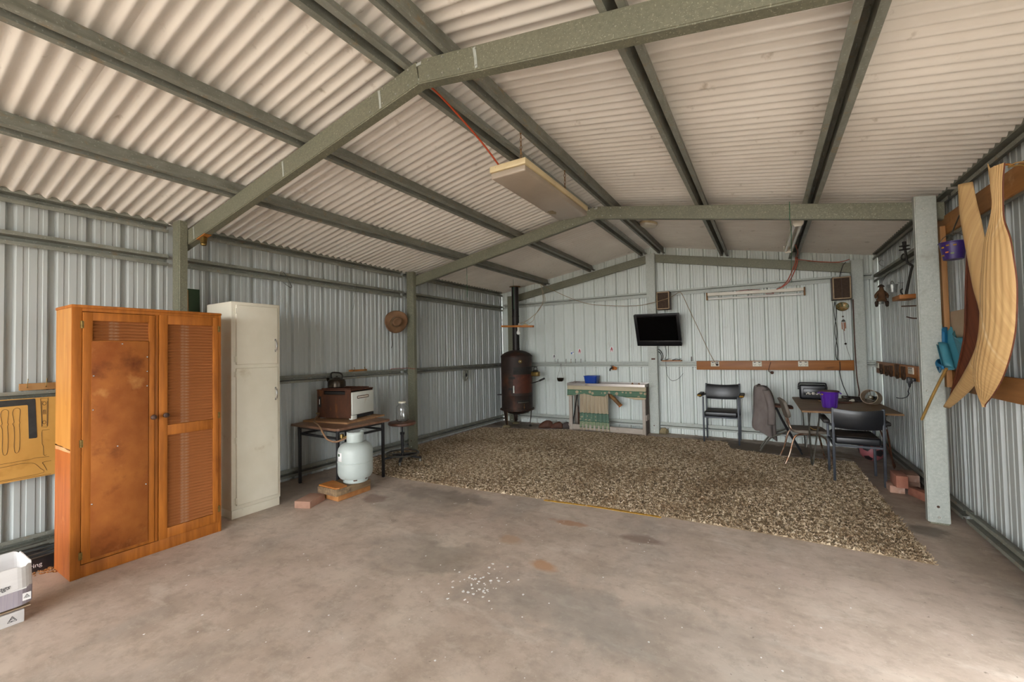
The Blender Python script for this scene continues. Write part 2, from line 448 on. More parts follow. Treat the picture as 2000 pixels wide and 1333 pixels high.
# ---------------------------------------------------------------- floor and the ground outside
def floor_mat():
    m = bpy.data.materials.new('concrete'); m.use_nodes = True; nt = m.node_tree; N, L = nt.nodes, nt.links
    b = N['Principled BSDF']; b.inputs['Roughness'].default_value = .62; b.inputs['Specular IOR Level'].default_value = .35
    tc = N.new('ShaderNodeTexCoord')
    def nz(sc, st=(1, 1, 1), det=6, dist=0, rough=.6):
        mp = N.new('ShaderNodeMapping'); mp.inputs['Scale'].default_value = st; L.new(tc.outputs['Object'], mp.inputs['Vector'])
        n = N.new('ShaderNodeTexNoise'); n.inputs['Scale'].default_value = sc; n.inputs['Detail'].default_value = det
        n.inputs['Roughness'].default_value = rough; n.inputs['Distortion'].default_value = dist
        L.new(mp.outputs['Vector'], n.inputs['Vector']); return n.outputs['Fac']
    def rmp(v, a, c, lo=0, hi=1):
        r = N.new('ShaderNodeMapRange'); r.inputs['From Min'].default_value = a; r.inputs['From Max'].default_value = c
        r.inputs['To Min'].default_value = lo; r.inputs['To Max'].default_value = hi; L.new(v, r.inputs['Value']); return r.outputs['Result']
    def mix(f, a, c):
        x = N.new('ShaderNodeMixRGB')
        if isinstance(f, float): x.inputs['Fac'].default_value = f
        else: L.new(f, x.inputs['Fac'])
        for q, k in ((a, 'Color1'), (c, 'Color2')):
            if isinstance(q, str): x.inputs[k].default_value = lin(q)
            else: L.new(q, x.inputs[k])
        return x.outputs['Color']
    def mul(a, c):
        x = N.new('ShaderNodeMath'); x.operation = 'MULTIPLY'; L.new(a, x.inputs[0])
        if isinstance(c, float): x.inputs[1].default_value = c
        else: L.new(c, x.inputs[1])
        return x.outputs[0]
    col = mix(rmp(nz(.9, (1, 1.3, 1), 8), .36, .62), '#b9a698', '#cabaaa')
    col = mix(rmp(nz(3.2, (1, 1, 1), 10, .15), .42, .64), col, '#ae9d8e')
    col = mix(mul(rmp(nz(1.3, (1.2, .8, 1), 10, .2),   .53, .66), .40), col, '#958e86')      # blue grey trowel patches
    col = mix(mul(rmp(nz(5.5, (1, 1.6, 1), 10, .1), .55, .68), .38), col, '#8f7f6f')
    col = mix(mul(rmp(nz(3.1, (.7, 1.9, 1), 10, .3), .57, .68), .4), col, '#d6ccbf')
    col = mix(mul(rmp(nz(11, (1, 1.2, 1), 10, 0, .7), .48, .66), .42), col, '#8f8071'); col = mix(mul(rmp(nz(16, (1, .8, 1), 9, 0, .7), .55, .68), .4), col, '#cfc3b4')
    col = mix(mul(rmp(nz(60, (1, 1, 1), 3), .62, .75), .45), col, '#cfc6ba')
    col = mix(mul(rmp(nz(34, (1, 1, 1), 3), .68, .74), .6), col, '#5f5348')
    # stains with a place of their own: (x, y, rx, ry, colour, strength)
    for sx, sy, rx, ry, c, st in ((1.62, -3.75, .55, .16, '#746c63', .5), (1.95, -3.70, .35, .12, '#6f675f', .4), (1.24, -4.10, .14, .10, '#7c5444', .55), (2.98, -3.78, .16, .05, '#a8744a', .6),
                              (3.10, -4.43, .11, .06, '#b5875e', .7), (2.75, -4.22, .12, .07, '#b08f70', .6), (3.54, -3.80, .16, .07, '#6e5648', .6), (1.55, -4.05, .55, .22, '#8f8880', .35),
                              (4.15, -.45, 1.1, .42, '#5f4b38', .85), (5.2, -1.2, .22, 1.6, '#75624f', .4), (.35, -.25, .6, .35, '#4f463d', .7), (5.2, -2.75, .12, .12, '#55504a', .6), (3.3, -4.75, .6, .28, '#8a8680', .3),
                              (2.3, -4.7, .4, .3, '#8b857d', .3), (.45, -4.35, .4, .5, '#8f877d', .5), (5.30, -3.05, .12, .5, '#807264', .3), (2.55, -4.62, .30, .22, '#82776b', .4), (3.9, -4.75, .8, .30, '#8f8a83', .25)):
        mp = N.new('ShaderNodeMapping'); mp.vector_type = 'POINT'
        mp.inputs['Location'].default_value = (-sx/rx, -sy/ry, 0); mp.inputs['Scale'].default_value = (1/rx, 1/ry, 0)
        L.new(tc.outputs['Object'], mp.inputs['Vector'])
        ln = N.new('ShaderNodeVectorMath'); ln.operation = 'LENGTH'; L.new(mp.outputs['Vector'], ln.inputs[0])
        ad = N.new('ShaderNodeMath'); ad.operation = 'ADD'; L.new(ln.outputs['Value'], ad.inputs[0])
        L.new(rmp(nz(5, det=7, dist=.6), .2, .8, -.55, .55), ad.inputs[1])
        col = mix(mul(rmp(ad.outputs[0], 1.05, .62), st), col, c)
    L.new(col, b.inputs['Base Color'])
    bp = N.new('ShaderNodeBump'); bp.inputs['Strength'].default_value = .25; bp.inputs['Distance'].default_value = .003
    L.new(nz(22, det=8), bp.inputs['Height']); L.new(bp.outputs['Normal'], b.inputs['Normal'])
    MATS['concrete'] = m
floor_mat()
mat('bare_earth', '#a89c8e', '#978a7b', 1.2, rough=.95)
bm = NB(); bx(bm, (-.05, -10.6, -.12), (W+.05, .10, 0))
ST('floor', bm, 'concrete', 'stained bare concrete slab floor of the shed', smooth=False)
bm = NB(); bx(bm, (-40, -45, -.20), (46, 30, -.125))
ST('ground', bm, 'bare_earth', 'bare sandy ground outside around the shed', smooth=False)
# ================================================================ left side of the shed
mat('wood_orange', '#b56c26', '#8a4e18', 5, (6, 6, .5), 6, rough=.55, lo=.3, hi=.7, spots=(('#6b3210', 4, .62, .82, (1, 1, .5)),), spec=.3, bump=.08, bscale=30)
mat('wood_side', '#c48a42', '#b0722c', 4, (5, 5, .5), 6, rough=.5, spots=(('#8a5226', 7, .64, .8),), coat=.1)
mat('wood_side_low', '#b5652a', '#95491a', 4, (5, 5, .6), 6, rough=.5, spots=(('#c9885a', 5, .62, .8),))
mat('wood_scuff', '#c9986a', '#b57a44', 14, rough=.8)
mat('louvre', '#a3653a', '#875029', 6, (1, .4, 5), 4, rough=.85, spec=.12, spots=(('#b89a80', 9, .58, .8),))
mat('plywood', '#ad6a2e', '#854518', 3.2, (1, 1, .8), 7, rough=.6, lo=.33, hi=.66, spots=(('#653010', 4.5, .56, .74), ('#c98f52', 5, .62, .82)), spec=.3)
mat('knob_wood', '#5a4034', '#3a2820', 30, rough=.35)
mat('brass', '#8d7440', '#6b5630', 60, rough=.4, metal=.8)
mat('chrome', '#cfd0d0', rough=.18, metal=1)
mat('enamel', '#dcd6c4', '#d2cbb7', 2.5, rough=.38, spots=(('#b3a486', 5, .62, .82), ('#8a6a45', 42, .74, .79)), spec=.4)
mat('enamel_white', '#d6d8cf', '#cbccc2', 3, rough=.3, spots=(('#9a7a50', 7, .66, .8, (1, 1, .5)), ('#7a5a38', 40, .73, .78)))
mat('green_paint', '#2f4a2c', '#263d24', 5, rough=.6)
mat('pine', '#b58a58', '#9d7140', 6, (1, 1, .3), rough=.65)
mat('ply_board', '#cf9d50', '#c28f44', 3, rough=.55, spots=(('#a87830', 7, .6, .8),))
mat('black_paint', '#2d2c2b', '#3a3835', 20, rough=.7)
mat('pencil', '#4a3a26', rough=.8)
mat('card_white', '#dedbd8', '#d2cecb', 4, (1, .2, 6), rough=.8)
mat('card_mauve', '#a59ca0', '#99909a', 30, (1, 8, .2), rough=.8)
mat('card_brown', '#b09a80', '#a38c70', 5, rough=.85)
mat('ink', '#3a383c', rough=.8)
mat('white_ink', '#e6e4e2', rough=.7)
mat('black_plastic', '#1c1c1f', '#26262a', 12, rough=.35)
mat('black_metal', '#222225', '#2d2c2c', 20, rough=.45, metal=.2, spots=(('#4a3a2e', 12, .66, .8),))
mat('lam_brown', '#80604a', '#6a4a36', 5, (.5, 3, 1), rough=.5, spots=(('#8a7460', 4, .55, .8),))
mat('old_board', '#a57e58', '#8a6542', 6, (.5, 4, 1), rough=.75)
mat('rust_brown', '#5a3520', '#3f2416', 9, (1, 1, .5), 7, rough=.7, metal=.2, lo=.3, hi=.7, spots=(('#7d4a24', 14, .56, .74, (1, 1, .4)), ('#241712', 6, .6, .8)))
mat('soot', '#191714', '#26211b', 18, rough=.75)
mat('kettle_bronze', '#3f3426', '#2c251c', 8, rough=.32, metal=.6, spots=(('#6a5a40', 5, .6, .8),))
mat('hose', '#8a6a4c', '#755840', 40, rough=.6)
mat('gas_grey', '#b0b8b3', '#a5ada8', 3, rough=.4, spots=(('#8f7c64', 5, .63, .8), ('#6f5f4c', 30, .74, .8)))
mat('sleeper', '#8a7254', '#5f4a36', 5, (8, .6, 8), 7, rough=.9, lo=.35, hi=.65, bump=.6, bscale=24, spots=(('#3b2c20', 9, .6, .72),))
mat('cut_timber', '#b07a44', '#8f5c30', 9, rough=.8)
mat('pink_block', '#a5806c', '#94705d', 14, rough=.9, spots=(('#6d4e40', 22, .66, .78),))
mat('stool_vinyl', '#6d4a38', '#5c3b2b', 8, rough=.35, spots=(('#7a6250', 5, .6, .85),))
mat('glass', '#ffffff', rough=.03, trans=1.0)
mat('dull_steel', '#6d6a62', '#57534a', 20, rough=.4, metal=.7, spots=(('#5a3b26', 10, .62, .8),))
mat('hat_felt', '#7a5a3e', '#654a32', 7, rough=.9, spots=(('#4f3826', 4, .6, .8),))
mat('hat_band', '#8a7350', '#77613f', 12, rough=.9)
mat('dark_cord', '#2e1f18', rough=.8)
mat('orange_ply', '#b0712f', '#96591f', 6, rough=.6)

# ---- orange wardrobe
wx, wy0, wy1, wz = .778, -5.925, -5.130, 1.617
w = T('wardrobe', 'orange varnished two door wardrobe with louvres and a plywood patch', 'wardrobe', (.62, -5.53, 0))
bm = NB()
bx(bm, (.470, wy1-.018, .0), (wx-.014, wy1, wz))                       # right side
bx(bm, (.470, wy0+.018, .10), (.478, wy1-.018, wz-.018))               # back
bx(bm, (.470, wy0+.018, .075), (wx-.02, wy1-.018, .092)); bx(bm, (.478, wy0+.02, .80), (wx-.05, wy1-.02, .815))
ob('body', bm, 'wood_side', w, smooth=False)
bm = NB(); bx(bm, (.466, wy0-.004, wz-.016), (wx+.004, wy1+.002, wz+.002), .003)
ob('top', bm, 'wood_orange', w)
bm = NB(); bx(bm, (.470, wy0, .762), (wx-.014, wy0+.018, wz-.016)); s1 = ob('side_panel', bm, 'wood_side', w, smooth=False)
bm = NB(); bx(bm, (.470, wy0, .0), (wx-.014, wy0+.018, .740)); ob('side_panel', bm, 'wood_side_low', w, smooth=False)['label'] = 'darker red brown lower part of the side'
bm = NB(); prism(bm, [(.470, .740), (wx-.014, .740), (wx-.014, .752), (.70, .755), (.60, .768), (.54, .765), (.470, .772)], 'y', wy0, wy0+.018); ob('scuffed_strip', bm, 'wood_scuff', w, smooth=False)
bm = NB()
bx(bm, (wx-.014, wy0-.001, .0), (wx, wy0+.043, wz-.016), .002); bx(bm, (wx-.014, wy1-.017, .0), (wx, wy1+.001, wz-.016), .002)
bx(bm, (wx-.014, wy0+.043, 1.580), (wx, wy1-.017, wz-.016), .002); bx(bm, (wx-.014, -5.530, .078), (wx, -5.511, 1.580), .002)
ob('face_frame', bm, 'wood_orange', w)
bm = NB(); bx(bm, (wx-.016, wy0+.043, .0), (wx-.003, wy1-.017, .074), .002); ob('plinth', bm, 'wood_orange', w)
def slat_mesh(y0, y1):
    bm = NB(); L = y1-y0
    prism(bm, [(-.008, .0105), (-.0045, .0125), (.006, -.0035), (.006, -.0075), (.0035, -.0065), (-.008, .0075)], 'y', -L/2, L/2)
    bmesh.ops.recalc_face_normals(bm, faces=bm.faces)
    me = bpy.data.meshes.new('slat'); bm.to_mesh(me); bm.free(); me.materials.append(MATS['louvre']); return me
def slats(door, y0, y1, z0, z1, pitch=.0205):
    n = round((z1-z0)/pitch); p = (z1-z0)/n; me = slat_mesh(y0, y1)
    for i in range(n):
        o = bpy.data.objects.new('slat', me); COL.objects.link(o); o.parent = door
        o.location = Vector((wx-.006, (y0+y1)/2, z0+p*(i+.5))) - OFF[door.name]
def door_frame(y0, y1, z0, z1, ls, rs, rails):
    bm = NB()
    bx(bm, (wx-.012, y0, z0), (wx+.006, y0+ls, z1), .0025); bx(bm, (wx-.012, y1-rs, z0), (wx+.006, y1, z1), .0025)
    for a, b in rails: bx(bm, (wx-.012, y0+ls-.001, a), (wx+.005, y1-rs+.001, b), .0025)
    return bm
dl = ob('door', door_frame(-5.880, -5.532, .080, 1.577, .044, .032, ((1.526, 1.577), (.080, .104), (1.398, 1.405))), 'wood_orange', w)
slats(dl, -5.837, -5.563, 1.405, 1.526)
bm = NB(); bx(bm, (wx-.014, -5.838, .10), (wx-.012, -5.562, 1.53)); ob('backing', bm, 'louvre', dl, smooth=False)
bm = NB(); bx(bm, (wx-.004, -5.841, .100), (wx+.009, -5.566, 1.400), .001)
ob('plywood_panel', bm, 'plywood', dl)
for y, z in ((-5.70, 1.385), (-5.832, 1.19), (-5.574, 1.205), (-5.574, 1.11), (-5.834, .985), (-5.72, .745), (-5.578, .47), (-5.836, .42), (-5.574, 1.30)):
    bm = NB(); lathe(bm, [(0, .004), (.0035, .0028), (.0052, 0)], (wx+.009, y, z), 10, Matrix.Rotation(R(90), 4, 'Y')); ob('screw', bm, 'chrome', dl)
dr = ob('door', door_frame(-5.508, -5.149, .076, 1.582, .047, .036, ((1.521, 1.582), (.766, .836), (.076, .143))), 'wood_orange', w)
slats(dr, -5.460, -5.186, .836, 1.521); slats(dr, -5.460, -5.186, .143, .766)
bm = NB(); bx(bm, (wx-.014, -5.462, .14), (wx-.012, -5.184, 1.53)); ob('backing', bm, 'louvre', dr, smooth=False)
for d, y, z in ((dl, -5.546, .902), (dr, -5.479, .906)):
    bm = NB(); lathe(bm, [(.009, 0), (.008, .012), (.012, .018), (.017, .026), (.016, .036), (.009, .041), (0, .042)], (wx+.004, y, z), 18, Matrix.Rotation(R(90), 4, 'Y'))
    ob('knob', bm, 'knob_wood', d)
for d, y, zz in ((dl, -5.883, (1.50, .79, .13)), (dr, -5.147, (1.50, .86, .17))):
    for z in zz:
        bm = NB(); cyl(bm, (wx+.006, y, z-.022), (wx+.006, y, z+.022), .004, None, 8); bx(bm, (wx+.001, y-.008, z-.022), (wx+.0065, y+.008, z+.022))
        ob('hinge', bm, 'brass', d)

# ---- white enamelled cupboard
cx0, cx1, cy0, cy1, cz = .225, .628, -4.990, -4.594, 1.738
w = T('cupboard', 'tall narrow cream painted metal cupboard with two chrome handled doors', 'cupboard', (.43, -4.79, 0), rz=0)
bm = NB(); bx(bm, (cx0, cy0, .068), (cx1, cy1, cz), .008); bx(bm, (cx0+.005, cy0+.006, 0), (cx1-.006, cy1-.006, .068), .003)
ob('body', bm, 'enamel', w)
for z0, z1, hz, hz2 in ((1.226, 1.712, 1.384, (1.27, 1.66)), (.100, 1.198, .968, (1.15, .62, .14))):
    bm = NB(); bx(bm, (cx1-.006, cy0+.034, z0), (cx1+.012, cy1-.024, z1), .007, seg=3)
    d = ob('door', bm, 'enamel', w)
    bm = NB(); tube(bm, [(cx1+.012, cy1-.048, hz-.046), (cx1+.027, cy1-.048, hz-.036), (cx1+.034, cy1-.048, hz), (cx1+.027, cy1-.048, hz+.036), (cx1+.012, cy1-.048, hz+.046)], lambda t: .0045+.002*math.sin(math.pi*t), 8, 4)
    for q in (-1, 1): bx(bm, (cx1+.011, cy1-.055, hz+q*.046-.009), (cx1+.014, cy1-.041, hz+q*.046+.009), .001)
    ob('handle', bm, 'chrome', d)
    for z in hz2:
        bm = NB(); cyl(bm, (cx1+.008, cy0+.032, z-.024), (cx1+.008, cy0+.032, z+.024), .0045, None, 8); bx(bm, (cx1, cy0+.022, z-.022), (cx1+.003, cy0+.032, z+.022))
        ob('hinge', bm, 'enamel', d)

# ---- boards standing behind the wardrobe
bm = NB(); beam(bm, (.155, -5.028, 0), (.085, -5.028, 1.878), .082, .020, (1, 0, 0))
S('board', bm, 'green_paint', 'dark green painted board standing behind the wardrobe', 'board', smooth=False)
bm = NB(); beam(bm, (.150, -5.083, 0), (.085, -5.083, 1.866), .020, .030, (1, 0, 0))
S('timber_strip', bm, 'pine', 'thin bare timber strip beside the dark green board', 'timber', smooth=False)

# ---- tool outline board
tb = T('tool_board', 'yellow plywood shadow board with drawn tool outlines on the left wall', 'tool board', (.070, -6.2, .508))
bm = NB(); prism(bm, [(-6.75, .496), (-5.70, .512), (-5.70, 1.040), (-6.75, 1.042)], 'x', .062, .074); ob('panel', bm, 'ply_board', tb, smooth=False)
bm = NB(); prism(bm, [(-6.30, 1.036), (-5.941, 1.036), (-5.937, 1.032), (-5.927, .778), (-5.931, .772), (-5.964, .773), (-5.970, .993), (-5.974, .997), (-6.30, .991)], 'x', .074, .0755)
ob('square_silhouette', bm, 'black_paint', tb, smooth=False)
def outline(pts, closed=True, k=3):
    P = [(.0745, y, z) for y, z in pts]
    if closed: P.append(P[0])
    bm = NB(); tube(bm, P, .0011, 4, k); ob('tool_outline', bm, 'pencil', tb, smooth=False)
h1 = [(-6.036, .956), (-6.031, .975), (-6.018, .983), (-6.005, .974), (-6.003, .952), (-6.007, .897), (-6.003, .885), (-6.007, .873), (-6.004, .814), (-6.004, .737), (-6.009, .694), (-6.023, .694), (-6.028, .736), (-6.027, .791), (-6.029, .86), (-6.036, .882), (-6.029, .892), (-6.036, .94)]
outline(h1, True, 2); outline([(y-.050, z-.004) for y, z in h1], True, 2); outline([(y-.104, z-.008) for y, z in h1], True, 2)
outline([(-5.913, 1.033), (-5.879, 1.032), (-5.877, .976), (-5.879, .844), (-5.883, .837), (-5.906, .84), (-5.909, .94)], True, 1)
outline([(-5.907, 1.013), (-5.882, 1.012), (-5.882, .846), (-5.904, .847)], True, 1)
for zc in (.998, .871): outline([(-5.895+.008*math.cos(a*R(45)), zc+.011*math.sin(a*R(45))) for a in range(8)], True, 2)
outline([(-5.900, .955), (-5.889, .955), (-5.889, .925), (-5.900, .925)], True, 1); outline([(-5.8945, .955), (-5.8945, .925)], False, 1)
outline([(-5.870, .818), (-5.904, .818), (-5.906, .803), (-5.904, .729), (-5.898, .71), (-5.897, .653), (-5.889, .643), (-5.883, .65)], False, 1)
outline([(-6.40, .628), (-6.086, .631), (-6.016, .633), (-5.953, .635), (-5.934, .639), (-5.87, .635)], False)
outline([(-6.40, .60), (-6.086, .609), (-6.015, .616), (-5.964, .613), (-5.941, .605), (-5.926, .589), (-5.91, .563), (-5.895, .533), (-6.015, .526), (-6.40, .524)], False, 2)
outline([(-6.40, .515), (-6.085, .519), (-5.996, .518), (-5.86, .516)], False); outline([(-5.86, .605), (-5.901, .603), (-5.895, .585), (-5.88, .544)], False, 2)
hr = T('hook_rail', 'short timber strip with bent wire hooks above the yellow tool board', 'hook rail', (.05, -5.94, 1.089))
bm = NB(); bx(bm, (.036, -6.005, 1.092), (.054, -5.835, 1.138), .002); ob('strip', bm, 'pine', hr)
for y in (-5.972, -5.885):
    bm = NB(); tube(bm, [(.054, y, 1.112), (.070, y, 1.110), (.074, y-.002, 1.124), (.066, y+.002, 1.150), (.062, y+.004, 1.170)], .0022, 6); ob('hook', bm, 'brass', hr)

# ---- cardboard boxes at the picture edge
b = T('cardboard_box', 'open white cardboard carton with mauve band standing on a flat carton', 'box', (1.0, -6.37, .092))
def carton_path(inset=0, zs_=0):
    x0, x1, y0, y1, r = .845+inset, 1.122-inset, -6.62+inset, -6.128-inset, .055
    pts = [(x1, y0)]
    for a in range(0, 91, 15): pts.append((x1-r+r*math.cos(R(a)), y1-r+r*math.sin(R(a))))
    for a in range(90, 181, 30): pts.append((x0+.02+.02*math.cos(R(a)), y1-.02+.02*math.sin(R(a))))
    pts += [(x0, y0)]
    return pts
def ring_wall(z0, z1, lean=0, close=True):
    bm = NB(); p = carton_path()
    A = [bm.verts.new((x, y, z0)) for x, y in p]; B = [bm.verts.new((x, y-lean, z1+.006*math.sin(i*1.9))) for i, (x, y) in enumerate(p)]
    n = len(p)
    for i in range(n): bm.faces.new((A[i], A[(i+1) % n], B[(i+1) % n], B[i]))
    return bm
ob('upper_wall', ring_wall(.172, .278, .004), 'card_white', b, smooth=False, solid=.004)
lw = ring_wall(.094, .172); bmesh.ops.contextual_create(lw, geom=[e for e in lw.edges if e.verts[0].co.z < .1 and e.verts[1].co.z < .1])
ob('lower_wall', lw, 'card_mauve', b, smooth=False, solid=.004)
bm = NB(); bx(bm, (1.1245, -6.62, .170), (1.1255, -6.155, .176)); prism(bm, [(-6.62, .155), (-6.62, .172), (-6.17, .172)], 'x', 1.1245, 1.1254); ob('band_edge', bm, 'card_white', b, smooth=False)
ob('printed_word', text_bm('lings', .030, basis((1.1262, -6.262, .190), (0, 1, .02), (0, 0, 1)), shear=.35), 'ink', b, smooth=False)
bm = NB(); bx(bm, (1.1245, -6.168, .112), (1.1252, -6.140, .148)); ob('label_patch', bm, 'white_ink', b, smooth=False)
def tri_logo(M):
    bm = NB(); P = [Vector((0, .9, 0)), Vector((-.95, -.75, 0)), Vector((.95, -.75, 0))]
    for s, t in ((1, .06), (.62, .05)):
        for i in range(3): beam(bm, M @ (P[i]*s), M @ (P[(i+1) % 3]*s), t*M.to_scale().x*1.6, .0006, M.to_3x3() @ Vector((0, 0, 1)))
    for q in (-.62, -.05): beam(bm, M @ Vector((-.28, q, 0)), M @ Vector((.3, q+.18, 0)), .12*M.to_scale().x, .0006, M.to_3x3() @ Vector((0, 0, 1)))
    return bm
ob('recycling_mark', tri_logo(basis((1.1257, -6.154, .132), (0, 1, 0), (0, 0, 1)) @ Matrix.Scale(.0105, 4)), 'ink', b, smooth=False)
bm = NB(); lathe(bm, [(0, .05), (.045, .045), (.06, 0)], (.93, -6.33, .15), 14); ob('content', bm, 'black_plastic', b)
b = T('flat_carton', 'flat white carton with brown flap under the open mauve banded carton', 'box', (1.0, -6.37, 0))
bm = NB(); bx(bm, (.86, -6.62, .0), (1.097, -6.156, .062), .003); ob('body', bm, 'card_white', b)
bm = NB(); beam(bm, (.985, -6.62, .077), (.985, -6.138, .077), .250, .005, (0, 0, 1)); bx(bm, (.88, -6.60, .062), (1.07, -6.19, .0745)); bx(bm, (.88, -6.60, .0795), (1.07, -6.19, .0915)); ob('flap', bm, 'card_brown', b, smooth=False)
ob('recycling_mark', tri_logo(basis((1.0976, -6.196, .031), (0, 1, 0), (0, 0, 1)) @ Matrix.Scale(.016, 4)), 'ink', b, smooth=False)

# ---- printed sack and crumbs behind the wardrobe corner
sk = T('plastic_sack', 'crumpled black printed plastic sack lying between wall and wardrobe', 'sack', (.27, -6.05, 0))
bm = NB(); sheet(bm, lambda u, v: (.10+.33*u, -6.35+.62*v, .004+.088*math.sin(math.pi*min(1, max(0, u)))**.4*math.sin(math.pi*v)**.35+.006*math.sin(17*u+9*v)), 12, 16)
ob('skin', bm, 'black_plastic', sk)
bm = NB()
for i in range(5): beam(bm, (.405-.055*i, -6.13, .075+.006*i), (.405-.055*i, -5.90, .082+.006*i), .006, .006, (0, 0, 1))
ob('stripes', bm, 'dull_steel', sk, smooth=False)
ob('printed_word', text_bm('ring', .034, basis((.434, -6.020, .030), (0, 1, .05), (-.25, 0, 1))), 'white_ink', sk, smooth=False)
bm = NB()
for i in range(90):
    x, y = random.gauss(.44, .05), random.gauss(-5.955, .035)
    rb(bm, (x, y, .003), (random.uniform(.004, .014), random.uniform(.004, .010), .006), (random.random(), random.random(), random.random()*3))
S('dirt_crumbs', bm, 'cut_timber', 'brown crumbs of dirt and chewed wood at the wardrobe foot', 'dirt', kind='stuff', smooth=False)

# ---- stove table
t = T('side_table', 'brown laminate table on black tube legs under the old rusty oven', 'table', (.48, -3.86, 0))
bm = NB(); P = [(.12, -4.19), (.80, -4.19), (.83, -4.185), (.842, -4.16), (.84, -3.56), (.83, -3.535), (.80, -3.525), (.12, -3.525)]
prism(bm, P, 'z', .578, .600); ob('tabletop', bm, 'lam_brown', t, smooth=False)
for x, y in ((.200, -4.145), (.785, -4.135), (.800, -3.600), (.195, -3.590)):
    bm = NB(); bx(bm, (x-.013, y-.013, 0), (x+.013, y+.013, .578), .004); ob('leg', bm, 'black_metal', t)
bm = NB()
for z in (.565, .500):
    bx(bm, (.20, -4.153, z-.010), (.785, -4.133, z+.010)); bx(bm, (.790, -4.13, z-.010), (.808, -3.60, z+.010))
    bx(bm, (.20, -3.602, z-.010), (.80, -3.582, z+.010)); bx(bm, (.190, -4.14, z-.010), (.208, -3.59, z+.010))
ob('rail', bm, 'black_metal', t, smooth=False)
bm = NB(); M = Matrix.Translation((.700, -3.960, .600)) @ Matrix.Rotation(R(9.5), 4, 'Z'); bx(bm, (-.59, 0, 0), (0, .57, .016), 0, M)
S('chipboard_sheet', bm, 'old_board', 'weathered board lying on the side table below the oven', 'board', smooth=False)

OA = R(12)
o = T('oven', 'rusty table top oven with white enamel door on the side table', 'oven', (.586, -3.826, .617), rz=OA, local=True)
L, D, H = .440, .356, .308          # along -x from the front corner, along +y
bm = NB(); bx(bm, (-L, 0, .012), (-.004, .010, .252)); bx(bm, (-L, 0, .252), (-L+.085, .010, H-.012)); bx(bm, (-.075, 0, .252), (-.004, .010, H-.012))
bx(bm, (-L, D-.010, .012), (-.004, D, H-.012)); bx(bm, (-L, .01, .012), (-L+.01, D-.01, H-.012)); bx(bm, (-L+.01, .01, .012), (-.01, D-.01, .024)); bx(bm, (-L+.08, .002, .250), (-.07, .03, .256))
ob('body', bm, 'rust_brown', o, smooth=False)
bm = NB(); bx(bm, (-L+.01, .03, .255), (-.01, D-.012, .285)); bx(bm, (-L+.018, -.0015, .120), (-L+.052, .001, .235)); ob('dark_cavity', bm, 'soot', o, smooth=False)
bm = NB(); bx(bm, (-L-.004, -.004, H-.012), (.002, D+.004, H), .003)
for k in range(7): bx(bm, (-L+.04+k*.055, .03, H), (-L+.048+k*.055, D-.03, H+.010))
bx(bm, (-L+.03, .03, H+.002), (-.03, .04, H+.012)); bx(bm, (-L+.03, D-.04, H+.002), (-.03, D-.03, H+.012)); ob('hob', bm, 'rust_brown', o, smooth=False)
bm = NB(); bx(bm, (-.004, .004, .046), (.012, D-.004, H-.026), .004); d = ob('door', bm, 'enamel_white', o)
bm = NB()
for a, b_ in (((.0125, .085, .236), (.0125, .260, .236)), ((.0125, .085, .213), (.0125, .260, .213)), ((.0125, .082, .213), (.0125, .082, .236)), ((.0125, .262, .213), (.0125, .262, .236))): beam(bm, a, b_, .007, .004, (1, 0, 0))
ob('handle_rim', bm, 'rust_brown', d, smooth=False)
bm = NB(); bx(bm, (.0118, .085, .216), (.0128, .260, .233)); ob('handle_slot', bm, 'enamel', d, smooth=False)
bm = NB(); bx(bm, (-.004, .075, .010), (.006, D, .040)); ob('base_strip', bm, 'black_metal', o, smooth=False)
bm = NB(); bx(bm, (-.03, .002, 0), (.014, .072, .044), .003); bx(bm, (-L+.02, .02, 0), (-L+.06, .06, .014)); bx(bm, (-.06, D-.06, 0), (-.02, D-.02, .014)); bx(bm, (-L+.02, D-.06, 0), (-L+.06, D-.02, .014))
ob('foot', bm, 'enamel_white', o)
bm = NB(); bx(bm, (-L+.028, -.0025, .15), (-L+.036, -.0015, .205)); ob('warning_sticker', bm, 'white_ink', o, smooth=False)
k = T('kettle', 'blackened bronze kettle with arched handle on top of the oven', 'kettle', (.235, -3.735, .938))
bm = NB(); lathe(bm, [(0, 0), (.086, 0), (.094, .006), (.094, .020), (.092, .060), (.082, .082), (.058, .094), (.045, .098), (.040, .104), (.012, .112), (0, .112)], (.235, -3.735, .938), 28); ob('body', bm, 'kettle_bronze', k)
bm = NB(); dirv = Vector((-.92, -.38, 0)); c = Vector((.235, -3.735, .938)); tube(bm, [c+dirv*.080+Vector((0, 0, .055)), c+dirv*.100+Vector((0, 0, .078)), c+dirv*.112+Vector((0, 0, .100))], lambda q: .020-.008*q, 10); ob('spout', bm, 'kettle_bronze', k)
bm = NB(); P = [c-dirv*.062+Vector((0, 0, .090)), c-dirv*.066+Vector((0, 0, .125)), c-dirv*.045+Vector((0, 0, .152)), c+Vector((0, 0, .160)), c+dirv*.05+Vector((0, 0, .160)), c+dirv*.068+Vector((0, 0, .142)), c+dirv*.066+Vector((0, 0, .095))]; tube(bm, P, .009, 8); ob('handle', bm, 'soot', k)
bm = NB(); lathe(bm, [(0, .012), (.010, .010), (.012, 0)], (.235, -3.735, 1.050), 12); ob('lid_knob', bm, 'soot', k)

